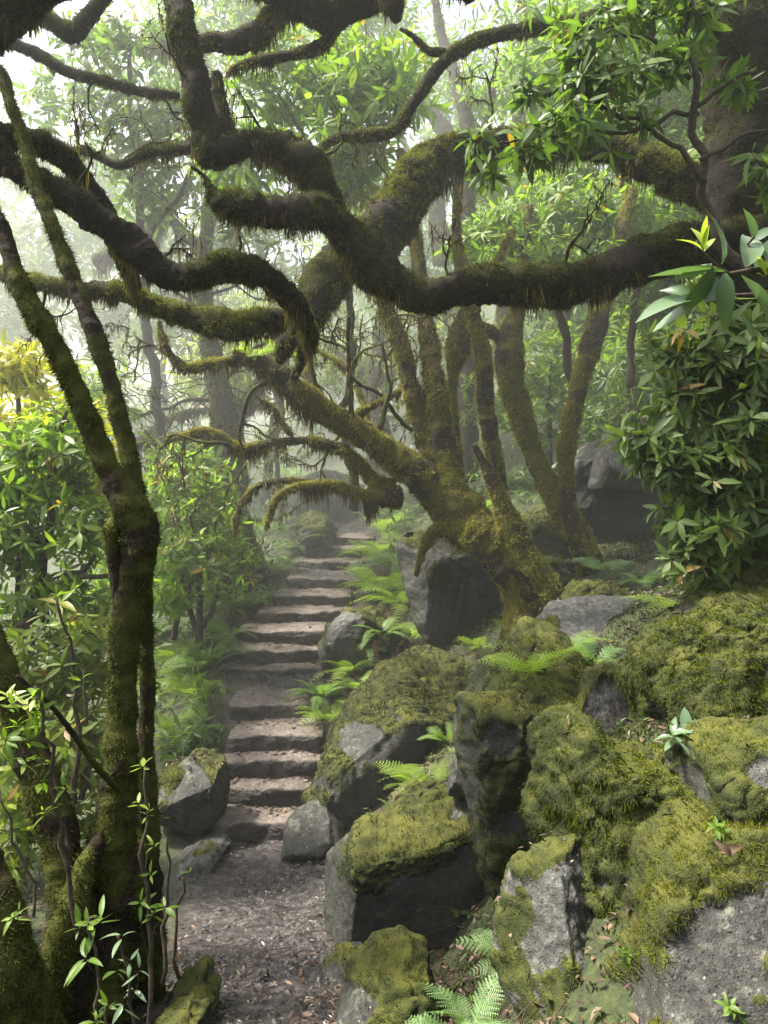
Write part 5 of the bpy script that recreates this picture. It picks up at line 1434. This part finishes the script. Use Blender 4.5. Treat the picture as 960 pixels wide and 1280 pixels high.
gfern('dull fern under the laurel bush left of the upper flight', 285, 770, 0.66, 13, 'green', 817, 8)
gfern('misty fern on the left bank beside the upper flight', 335, 720, 0.66, 13, 'pale', 818, 8)
gfern('pale blue green fern near the hazy rock at the top of the stairs', 340, 668, 0.72, 13, 'pale', 819, 9)
gfern('fern covering the slope of the hazy rock at the top of the stairs', 378, 690, 0.66, 14, 'green', 820, 9)
crest = 'long slanting boulder with a moss crest, right of the lower steps'
gfern('fern frond cluster sticking out below the crest of the long slanting boulder', 548, 915, 0.36, 6, 'pale', 821, 4.6)
gfern('fern beside the long slanting boulder, nearest to the leaf litter bank', 505, 945, 0.36, 7, 'pale', 822, 4.6)
gfern('bright fern on the litter bank above the dark block', 545, 995, 0.36, 8, 'bright', 823, 4.4)
gfern('small fern on the bank between the slanting boulder and the dark block', 500, 1030, 0.32, 7, 'green', 824, 4.6)
gfern('low fern at the foot of the slanting boulder next to the path', 445, 1015, 0.26, 7, 'bright', 825, 5)
fern('tall pale fern in the dark hollow with fronds spread like ladders', gpos(590, 1185, 3.0), .30, 8, 'pale', 826, (0.55, 1.1))
fern('pale fern with a frond reaching left over the round mossy boulder', gpos(575, 1205, 2.9), .27, 5, 'pale', 827, (0.2, .6), (0.6, 2.0))
fern('lower pale fern by the orange fallen leaf under the dark hollow', gpos(612, 1240, 2.75), .24, 7, 'pale', 828, (0.3, .9))
fern('pale fern at the bottom edge between the round boulder and the golden moss', gpos(625, 1275, 2.6), .23, 6, 'pale', 829, (0.3, .9))
gfern('single pale fern standing in litter before the huge shaded boulder', 758, 722, 0.55, 6, 'pale', 830, 6.0)
slab = 'flat grey basalt slab with pitted top beside the twin roots'
fern('fern drooping over the left front of the pitted grey slab', on_rock(slab, 700, 830), .42, 7, 'bright', 831)
fern('fern drooping over the right front of the pitted grey slab', on_rock(slab, 740, 838), .40, 7, 'pale', 832)
hump = 'bright moss hump on the crest of the bank below the twin roots'
fern('sunlit fern lying along the bright moss hump', on_rock(hump, 655, 850), .42, 7, 'bright', 833)
gfern('hazy fern on the far slope right of the leaning stems', 790, 530, 0.70, 9, 'pale', 834, 9)
gfern('hazy fern on the far slope above the pale capstone', 832, 520, 0.70, 9, 'green', 835, 9)
gfern('glowing fern in the gap behind the central tree roots', 602, 645, 0.60, 9, 'bright', 836, 8)
fern('little fern growing on top of the fallen looking left limb of the central tree', P(352, 466, 6.55) + np.array([0, 0, .12]), .36, 6, 'bright', 837)
fern('bright fern hanging beneath the broken end of the central left limb', P(318, 452, 6.4), .36, 6, 'bright', 838)
gfern('green fern at the shrub foot, right of the pitted slab', 842, 775, 0.40, 7, 'bright', 839, 4.4)
for k, (x, y, kd, sz, lab) in enumerate((
        (455, 700, 'bright', .6, 'bright fern spilling over the right ends of the steps below the top'),
        (500, 745, 'bright', .6, 'yellow green fern against the left face of the split boulder'),
        (465, 820, 'green', .5, 'drooping fern under the right side of the pale boulder'),
        (452, 870, 'bright', .4, 'fern between the broad landing and the slanting boulder'),
        (530, 880, 'pale', .4, 'pale fern growing from the moss of the slanting boulder'),
        (470, 985, 'green', .4, 'fern in the crease below the slanting boulder, nearer the path'),
        (520, 990, 'bright', .4, 'bright fern in the litter left of the pale pointed stone'),
        (560, 935, 'green', .4, 'green fern on the litter bank above the pale pointed stone'),
        (180, 870, 'bright', .6, 'sunlit fern right beside the twin stems on the left bank'),
        (250, 920, 'green', .4, 'small fern in the litter left of the fourth step'),
        (190, 800, 'green', .6, 'fern in the undergrowth behind the twin stems'),
        (428, 1000, 'bright', .24, 'tiny fern at the very edge of the lowest steps, right side'),
        (590, 955, 'pale', .22, 'tiny fern beside the tip of the pale pointed stone'),
        (600, 815, 'bright', .35, 'fern in the shade right under the split boulder'),
        (515, 800, 'bright', .4, 'fern on the soil between the pale boulder and the split boulder'),
        (650, 800, 'bright', .4, 'fern at the left foot of the twin roots'),
        (425, 940, 'bright', .28, 'small fern touching the right end of the third step'),
        (800, 735, 'pale', .4, 'fern in the litter just left of the leafy shrub'),
        (640, 1215, 'pale', .28, 'pale fern pressed against the mossy edge of the bare grey rock'),
        (560, 1150, 'green', .3, 'dim fern at the foot of the massive dark block'))):
    gfern(lab, x, y, sz, 10, kd, 870 + k, 2.7 if y > 1100 else 4.2)
for k, (x, y, lab) in enumerate(((360, 600, 'grey misty fern left of the path beyond the stairs'), (330, 620, 'faint fern below the mossy arch branch'), (410, 575, 'faint fern high on the brown bank beyond the stairs'), (300, 640, 'misty fern at the foot of the bearded trunk'), (640, 610, 'hazy fern behind the broken stub of the central tree'), (690, 560, 'hazy fern between the leaning golden stems'))):
    gfern(lab, x, y, .75, 8, 'green' if k % 2 else 'pale', 850 + k, 9.5, 24)

# ------------------------------------------------------------------ saplings and little plants
def shoot(name, label, cat, base, path, tips, seed, size, nl=6, mat='leaf_bright', spread=(0.6, 1.5), tpl=TPL_N, droop=.15):
    org = P(*base)
    t = thing(name, label, cat, org)
    pts = [(a, b, d, r) for a, b, d, r in path]
    stems(t, org, [pts], seed, 'twig', 'stem')
    rg = rng_of(seed)
    T_ = np.array([P(a, b, d) for a, b, d in tips])
    ax = nrm(np.array([[0, -.25, 1.0]]) + rg.normal(0, .3, (len(T_), 3)))
    V, Q, sh, tip = rosettes(T_, ax, nl, size, rg, tpl, droop, spread)
    mk('leaves', V, Q, M[mat], t, org, {'shade': sh, 'tip': tip})
    # side twigs from the stem to the whorls
    sp = np.array([P(a, b, d) for a, b, d, r in path])
    A = []
    for q in T_:
        below = sp[sp[:, 2] < q[2] + 0.02]
        A.append(below[np.argmin(np.linalg.norm(below - q, axis=1))] if len(below) else sp[0])
    A = np.array(A)
    k = np.linalg.norm(A - T_, axis=1) > 0.02
    if k.any():
        V, Q = sticks(A[k], T_[k], 0.0022, 0.0014, rg)
        mk('twigs', V, Q, M['twig'], t, org)
    return t


shoot('sapling', 'tall thin sapling with small leaves climbing past the right side of the dark twin stems', 'sapling', (186, 1290, 2.9), [(186, 1300, 2.9, 3), (184, 1200, 2.9, 3), (180, 1090, 2.9, 2.5), (178, 1020, 2.9, 2), (176, 960, 2.9, 1.5)], [(176, 958, 2.9), (172, 1005, 2.88), (182, 1018, 2.9), (190, 1058, 2.9), (186, 1095, 2.88), (174, 1130, 2.88), (190, 1145, 2.9), (205, 1135, 2.92)], 861, .055, 5)
shoot('sapling', 'bare thin upright stem at the left path edge, tallest of the twigs', 'sapling', (206, 1225, 3.1), [(206, 1235, 3.1, 3), (207, 1150, 3.1, 2.5), (206, 1080, 3.1, 2), (204, 1050, 3.1, 1.5)], [(204, 1052, 3.1)], 862, .02, 3)
shoot('sapling', 'short leafless forked twig standing at the left path edge', 'sapling', (217, 1215, 3.15), [(216, 1222, 3.15, 2.5), (222, 1160, 3.15, 2), (228, 1105, 3.15, 1.6), (228, 1092, 3.15, 1)], [(228, 1092, 3.15), (222, 1088, 3.15), (236, 1092, 3.15)], 863, .025, 3, 'leaf')
shoot('laurel_seedling', 'seedling with two pale drooping leaves and yellow tips before the dark trunk base', 'seedling', (120, 1290, 2.55), [(122, 1300, 2.55, 2.5), (116, 1220, 2.55, 2), (110, 1170, 2.55, 2), (108, 1150, 2.55, 1.5)], [(106, 1156, 2.55), (124, 1150, 2.55), (104, 1200, 2.53), (96, 1160, 2.55)], 864, .075, 5)
shoot('laurel_seedling', 'small star leaved seedling at the bottom edge under the dark twin stems', 'seedling', (132, 1300, 2.5), [(138, 1320, 2.5, 2), (134, 1285, 2.5, 2), (132, 1262, 2.5, 1.5)], [(132, 1260, 2.5), (118, 1278, 2.5)], 865, .06, 6)
shoot('sapling', 'dim glossy leaved sapling in the shadow right of the pale seedling', 'sapling', (165, 1300, 2.7), [(166, 1320, 2.7, 2.5), (160, 1260, 2.7, 2), (154, 1200, 2.7, 2), (150, 1170, 2.7, 1.5)], [(150, 1172, 2.7), (160, 1205, 2.7), (145, 1215, 2.68), (165, 1240, 2.7), (152, 1260, 2.68), (172, 1215, 2.7)], 866, .06, 3, 'leaf_grey', droop=.7)
shoot('sapling', 'leafy shoots in front of the leaning left trunk, with a twiggy top', 'sapling', (70, 1110, 2.85), [(95, 1180, 2.9, 3), (78, 1060, 2.9, 3), (60, 960, 2.9, 2.5), (50, 890, 2.9, 2), (40, 860, 2.9, 1.5)], [(40, 868, 2.9), (20, 905, 2.88), (52, 905, 2.9), (14, 880, 2.9), (34, 925, 2.88), (62, 955, 2.9), (48, 975, 2.88), (78, 985, 2.9), (52, 1015, 2.88), (30, 950, 2.9), (44, 890, 2.9), (5, 925, 2.9)], 867, .075, 7)
shoot('sapling', 'thin slanting leafless shoots at the left edge above the corner trunk', 'sapling', (45, 1140, 2.7), [(45, 1150, 2.7, 2), (30, 1090, 2.7, 2), (12, 1030, 2.7, 1.6), (-6, 980, 2.7, 1.2)], [(12, 1150, 2.68), (20, 1140, 2.7)], 868, .05, 6)
shoot('sapling', 'yellow tipped shoot rising between the leaning trunk and the twin stems', 'sapling', (86, 1060, 3.0), [(88, 1070, 3.0, 2.5), (66, 980, 3, 2), (52, 910, 3, 2), (46, 900, 3, 1.5)], [(42, 905, 3.0), (30, 880, 3.02), (8, 868, 3.0)], 869, .08, 8, 'leaf_tip')
shoot('sapling', 'sapling with thin dark stems crossing the sunlit bush on the left', 'sapling', (85, 1000, 4.2), [(86, 1040, 4.2, 3), (95, 940, 4.2, 3), (92, 860, 4.2, 2), (84, 800, 4.2, 2), (70, 740, 4.2, 1.5)], [(70, 742, 4.2), (88, 790, 4.2), (75, 830, 4.15), (100, 850, 4.2), (60, 780, 4.2)], 870, .09, 6)

# round leaved plant on the ledge and tiny seedlings in the moss
ledge = 'ledge of draped moss curtains in the middle of the right bank'
p0 = np.array(P(858, 926, 3.2))
t = thing('primrose_plant', 'low rosette of round pale leaves on the ledge below the moss folds', 'plant', p0)
rg = rng_of(881)
V, Q, sh, tip = rosettes(np.array([p0 + [dx, dy, .02] for dx, dy in ((-.05, 0), (0, -.03), (.045, 0), (.02, .04))]), nrm(np.array([[-.4, -.4, 1], [0, -.6, 1], [.4, -.3, 1], [0, 0, 1.0]])), 7, .075, rg, TPL_B, .05, (.5, 1.3))
mk('leaves', V, Q, M['leaf_grey'], t, p0, {'shade': sh, 'tip': tip})
gold = 'large bottom right boulder with thick golden moss over bare dark basalt'
for k, (lab, rock_l, px, py, s) in enumerate((
        ('tiny bright green seedling rooted high in the golden moss', gold, 896, 1040, .035),
        ('tiny seedling at the right edge of the golden moss', gold, 955, 1020, .03),
        ('tiny pale seedling low in the golden moss', gold, 782, 1195, .025),
        ('tiny seedling at the bottom edge of the golden moss', gold, 915, 1270, .03))):
    p = on_rock(rock_l, px, py)
    t = thing('seedling', lab, 'seedling', p)
    V, Q, sh, tip = rosettes(np.array([p + [0, -.01, .02], p + [.015, -.01, .012], p + [-.015, -.005, .03]]), np.array([[0, -.6, 1], [.5, -.5, 1], [-.4, -.5, 1]], float), 5, s, rg, TPL_B, .1, (.5, 1.4))
    mk('leaves', V, Q, M['leaf_bright'], t, p, {'shade': sh, 'tip': tip})
for k, (lab, px, py, rot, s) in enumerate((('curled russet leaf lying on the golden moss', 897, 1074, 0.4, .075), ('second russet leaf crossing the curled one on the golden moss', 908, 1080, 2.2, .07))):
    p = on_rock(gold, px, py) + np.array([0, -.02, .03])
    V0, Q0, _ = leaf_tpl(7, 0.5, 0.5, 0.38)
    R_ = frames(np.array([[math.cos(rot), -.3, math.sin(rot)]]), np.array([[0.1, -.8, .5]]))[0]
    o = mk('fallen_leaf', (V0 * s) @ R_.T + p, Q0, M['litter'], None, p, {'shade': np.full(len(V0), .8), 'tip': np.zeros(len(V0))})
    tag(o, lab, 'leaf')
p = gpos(575, 1218, 2.85) + np.array([0, 0, .03])
V0, Q0, _ = leaf_tpl(6, 0.3, 0.3, 0.42)
o = mk('fallen_leaf', (V0 * .09) @ frames(np.array([[1.0, .2, .2]]), np.array([[0, -.6, 1.0]]))[0].T + p, Q0, mat_flat('orange_leaf', [(0.3, (.35, .12, .02)), (.7, (.5, .2, .03))], 20), None, p)
tag(o, 'orange fallen leaf in the litter under the pale ferns', 'leaf')

# ------------------------------------------------------------------ ground cover
def scatter_flat(x, y, z, size, rng, name, mat, kind_tpl, tiltn=0.35, shade=None):
    n = len(x)
    pos = np.stack([x, y, z], 1)
    a = rng.random(n) * 2 * PI
    d = np.stack([np.cos(a), np.sin(a), rng.normal(0, tiltn * .7, n)], 1)
    nm = np.stack([rng.normal(0, tiltn, n), rng.normal(0, tiltn, n), np.ones(n)], 1)
    V, Q, sh, tip = place(kind_tpl, pos, frames(d, nm), size * (.5 + .9 * rng.random(n)), rng.random(n) if shade is None else shade)
    return tag(mk(name, V, Q, M[mat], None, (0, 0, 0), {'shade': sh, 'tip': tip}), kind='stuff')


rg = rng_of(901)
# dead leaves on the banks
n = 42000
y = 1.8 + 13 * rg.random(n) ** 1.5
x = (rg.random(n) - .5) * 2 * (0.62 * y + .3)
pm = path_mask(x, y)
dens = 0.45 + 0.9 * fbm(np.stack([x, y, 0 * x], 1), .8, 3, 3)
k = (rg.random(n) < np.clip(dens + .15, 0.1, 1)) & (rg.random(n) > pm * .62)
x, y = x[k], y[k]
scatter_flat(x, y, H(x, y) + .012 + rg.random(len(x)) * .02, .042, rg, 'leaf_litter', 'litter', leaf_tpl(4, .3, .3, .36))
# sodden bits on the path
n = 15000
y = 2.4 + 3.8 * rg.random(n)
x = -.55 + (rg.random(n) - .5) * 1.9
k = rg.random(n) < path_mask(x, y) * (.45 + .7 * (fbm(np.stack([x, y, 0 * x], 1), .4, 3, 8) + .3))
x, y = x[k], y[k]
scatter_flat(x, y, H(x, y) + .012 + rg.random(len(x)) * .008, .024, rg, 'path_debris', 'debris', leaf_tpl(3, .4, .2, .34), .4)
# leaves blown onto the steps
xs, ys, zs = [], [], []
for i, tr in enumerate(treads):
    m = 110 if i < 7 else 50
    q = tr[rg.integers(0, len(tr), m)]
    side = np.abs(q[:, 0] - q[:, 0].mean()) / (np.ptp(q[:, 0]) / 2)
    kk = (rg.random(m) < .3 + .7 * side) & (q[:, 1] > tr[:, 1].min() + .12)
    xs.append(q[kk, 0] + rg.normal(0, .02, kk.sum())); ys.append(q[kk, 1] + rg.normal(0, .02, kk.sum())); zs.append(q[kk, 2] + .01)
scatter_flat(np.concatenate(xs), np.concatenate(ys), np.concatenate(zs), .06, rg, 'leaf_litter', 'litter', leaf_tpl(4, .3, .2, .36), .2)

# leaves caught on the boulders, twigs on the ground
xs = []
for lab, (V, T) in rock_info.items():
    if V[:, 1].min() < 7 and area(V, T).sum() > .35 and 'path' not in lab:
        up_ = area(V, T)
        N_ = vnormals(V, T)[T[:, 0], 2]
        pq, nn, kk = scatter(V, T, int(25 + 40 * rg.random()), rg, sstep(.45, .85, N_) * (0.05 + sstep(0, .7, fbm(V[T[:, 0]], .25, 2, 61))) + 1e-7)
        xs.append(pq + nn * .022)
xs = np.vstack(xs)
scatter_flat(xs[:, 0], xs[:, 1], xs[:, 2], .036, rg, 'leaf_litter', 'litter', leaf_tpl(4, .3, .3, .36), .5)
n = 260
y = 2.3 + 7 * rg.random(n) ** 1.4
x = (rg.random(n) - .45) * 1.1 * y
a = rg.random(n) * 2 * PI
ln = .06 + .3 * rg.random(n) ** 2
x2, y2 = x + np.cos(a) * ln, y + np.sin(a) * ln
A, B = np.stack([x, y, H(x, y) + .012], 1), np.stack([x2, y2, H(x2, y2) + .02], 1)
V, Q = sticks(A, B, .0035, .002, rg, .05)
tag(mk('twig_litter', V, Q, M['twig'], None, (0, 0, 0)), kind='stuff')

# moss and seedlings creeping over the soil of the right bank
n = 150000
y = 1.8 + 7.5 * rg.random(n)
x = -.35 + (rg.random(n)) * (.55 * y + .5)
k = (path_mask(x, y) < .1) & (fbm(np.stack([x, y, 0 * x], 1), .45, 3, 66) + .25 > .5 * rg.random(n))
x, y = x[k], y[k]
pz = np.stack([x, y, H(x, y)], 1)
V, T, sh, tip = blades(pz, nrm(rg.normal(0, .5, (len(x), 3)) + np.array([0, -.1, 1])), (.012 + .022 * rg.random(len(x))) * (.6 + .8 * sstep(-.4, .6, fbm(pz, .09, 2, 67))), np.maximum(.0045, y / 770 * 1.1), rg)
tag(mk('ground_moss', V, T, M['rockmoss_dark'], None, (0, 0, 0), {'shade': sh, 'tip': tip}), kind='stuff')
n = 1500
y = 2.2 + 7 * rg.random(n)
x = -.3 + rg.random(n) * (.55 * y + .3)
k = (path_mask(x, y) < .1) & (fbm(np.stack([x, y, 0 * x], 1), .5, 2, 68) > .0)
x, y = x[k], y[k]
V, Q, sh, tip = rosettes(np.stack([x, y, H(x, y) + .02 + .05 * rg.random(len(x))], 1), nrm(rg.normal(0, .4, (len(x), 3)) + np.array([0, -.2, 1])), 5, .045, rg, TPL_M, .2)
tag(mk('undergrowth', V, Q, M['leaf_shrub'], None, (0, 0, 0), {'shade': sh, 'tip': tip}), kind='stuff')

# low undergrowth on the slopes
n = 9000
y = 6.5 + 20 * rg.random(n) ** 1.3
x = (rg.random(n) - .5) * 2 * (.75 * y)
px = CX + x / y * F
k = (path_mask(x, y) < .05) & ((px < 330) | (y > 9.5)) & (np.abs(px - 425) > np.where(y > 9, 50, 130))
k &= fbm(np.stack([x, y, 0 * x], 1), 1.2, 3, 41) > -.45
x, y = x[k], y[k]
z = H(x, y) + rg.random(len(x)) ** 2 * .55
V, Q, sh, tip = rosettes(np.stack([x, y, z], 1), nrm(rg.normal(0, .35, (len(x), 3)) + np.array([0, -.2, 1])), 6, .15, rg, TPL_F, .3)
tag(mk('undergrowth', V, Q, M['leaf'], None, (0, 0, 0), {'shade': sh, 'tip': tip}), kind='stuff')

# ------------------------------------------------------------------ light, air, camera
SUN_AZ, SUN_EL = math.radians(-85), math.radians(58)      # azimuth from the view direction towards the left
sd = np.array([math.sin(SUN_AZ) * math.cos(SUN_EL), math.cos(SUN_AZ) * math.cos(SUN_EL), math.sin(SUN_EL)])
L = bpy.data.lights.new('sun', 'SUN')
L.energy = 5.0
L.angle = math.radians(7.0)
L.color = (1.0, 0.94, 0.82)
so = bpy.data.objects.new('sun', L)
col.objects.link(so)
from mathutils import Vector
so.rotation_euler = Vector(sd).to_track_quat('Z', 'Y').to_euler()
w = bpy.data.worlds.new('World')
sc.world = w
w.use_nodes = True
nt = w.node_tree
nt.nodes.clear()
sky = nt.nodes.new('ShaderNodeTexSky')
sky.sky_type = 'NISHITA'
sky.sun_disc = False
sky.sun_elevation = SUN_EL
sky.sun_rotation = SUN_AZ
sky.air_density = 1.0
sky.dust_density = 5.0
sky.ozone_density = 0.6
bg = nt.nodes.new('ShaderNodeBackground')
bg.inputs['Strength'].default_value = 0.15
out = nt.nodes.new('ShaderNodeOutputWorld')
hs = nt.nodes.new('ShaderNodeHueSaturation')
hs.inputs['Saturation'].default_value = 0.45
nt.links.new(sky.outputs[0], hs.inputs['Color'])
nt.links.new(hs.outputs[0], bg.inputs[0])
nt.links.new(bg.outputs[0], out.inputs[0])

# bank of mist filling the wood beyond the near trees
mm = bpy.data.materials.new('mist')
mm.use_nodes = True
nt = mm.node_tree
nt.nodes.clear()
vs = nt.nodes.new('ShaderNodeVolumeScatter')
vs.inputs['Color'].default_value = (0.86, 0.875, 0.865, 1)
vs.inputs['Density'].default_value = 0.0095
vs.inputs['Anisotropy'].default_value = 0.35
vo = nt.nodes.new('ShaderNodeOutputMaterial')
nt.links.new(vs.outputs[0], vo.inputs['Volume'])


def mist(name, m, x0, x1, y0, y1, z0, z1):
    V = np.array([(x, y, z) for z in (z0, z1) for y in (y0, y1) for x in (x0, x1)], float)
    Q = np.array([(0, 2, 3, 1), (4, 5, 7, 6), (0, 1, 5, 4), (2, 6, 7, 3), (0, 4, 6, 2), (1, 3, 7, 5)])
    return tag(mk(name, V, Q, m, smooth=False), kind='stuff')


mist('mist', mm, -40, 40, 3.2, 75, -9, 7)
m2 = mm.copy()
m2.node_tree.nodes['Volume Scatter'].inputs['Density'].default_value = 0.024
mist('mist', m2, -39, 1.0, 9.0, 32, -8.5, 6.5)

cam = bpy.data.cameras.new('camera')
cam.sensor_fit = 'VERTICAL'
cam.sensor_height = 36
cam.lens = F / 1280 * 36
cam.clip_end = 1000
cam.clip_start = 0.05
co = bpy.data.objects.new('camera', cam)
col.objects.link(co)
co.rotation_euler = (math.radians(90) - math.atan(10 / F), 0, 0)
sc.camera = co

sc.render.engine = 'CYCLES'
sc.view_settings.view_transform = 'Standard'
sc.view_settings.look = 'None'
sc.view_settings.exposure = 0
sc.view_settings.gamma = 1
cy = sc.cycles
cy.film_exposure = 2.85
cy.use_denoising = True
try:
    cy.denoiser = 'OPENIMAGEDENOISE'
    cy.denoising_input_passes = 'RGB_ALBEDO_NORMAL'
except Exception:
    pass
cy.max_bounces = 8
cy.diffuse_bounces = 4
cy.glossy_bounces = 2
cy.transmission_bounces = 6
cy.transparent_max_bounces = 4
cy.volume_bounces = 4
cy.caustics_reflective = False
cy.caustics_refractive = False
cy.sample_clamp_indirect = 4

# repeats of a kind share a group
GROUPS = {'fern': 'ferns on the mossy banks', 'boulder': 'mossy boulders', 'stone': 'small loose stones', 'bush': 'laurel bushes', 'sapling': 'saplings', 'seedling': 'little seedlings', 'leaf': 'fallen leaves', 'tree': 'trees of the misty wood'}
for o in list(col.objects):
    if o.parent is None and o.get('category') in GROUPS and not o.get('group'):
        o['group'] = GROUPS[o['category']]
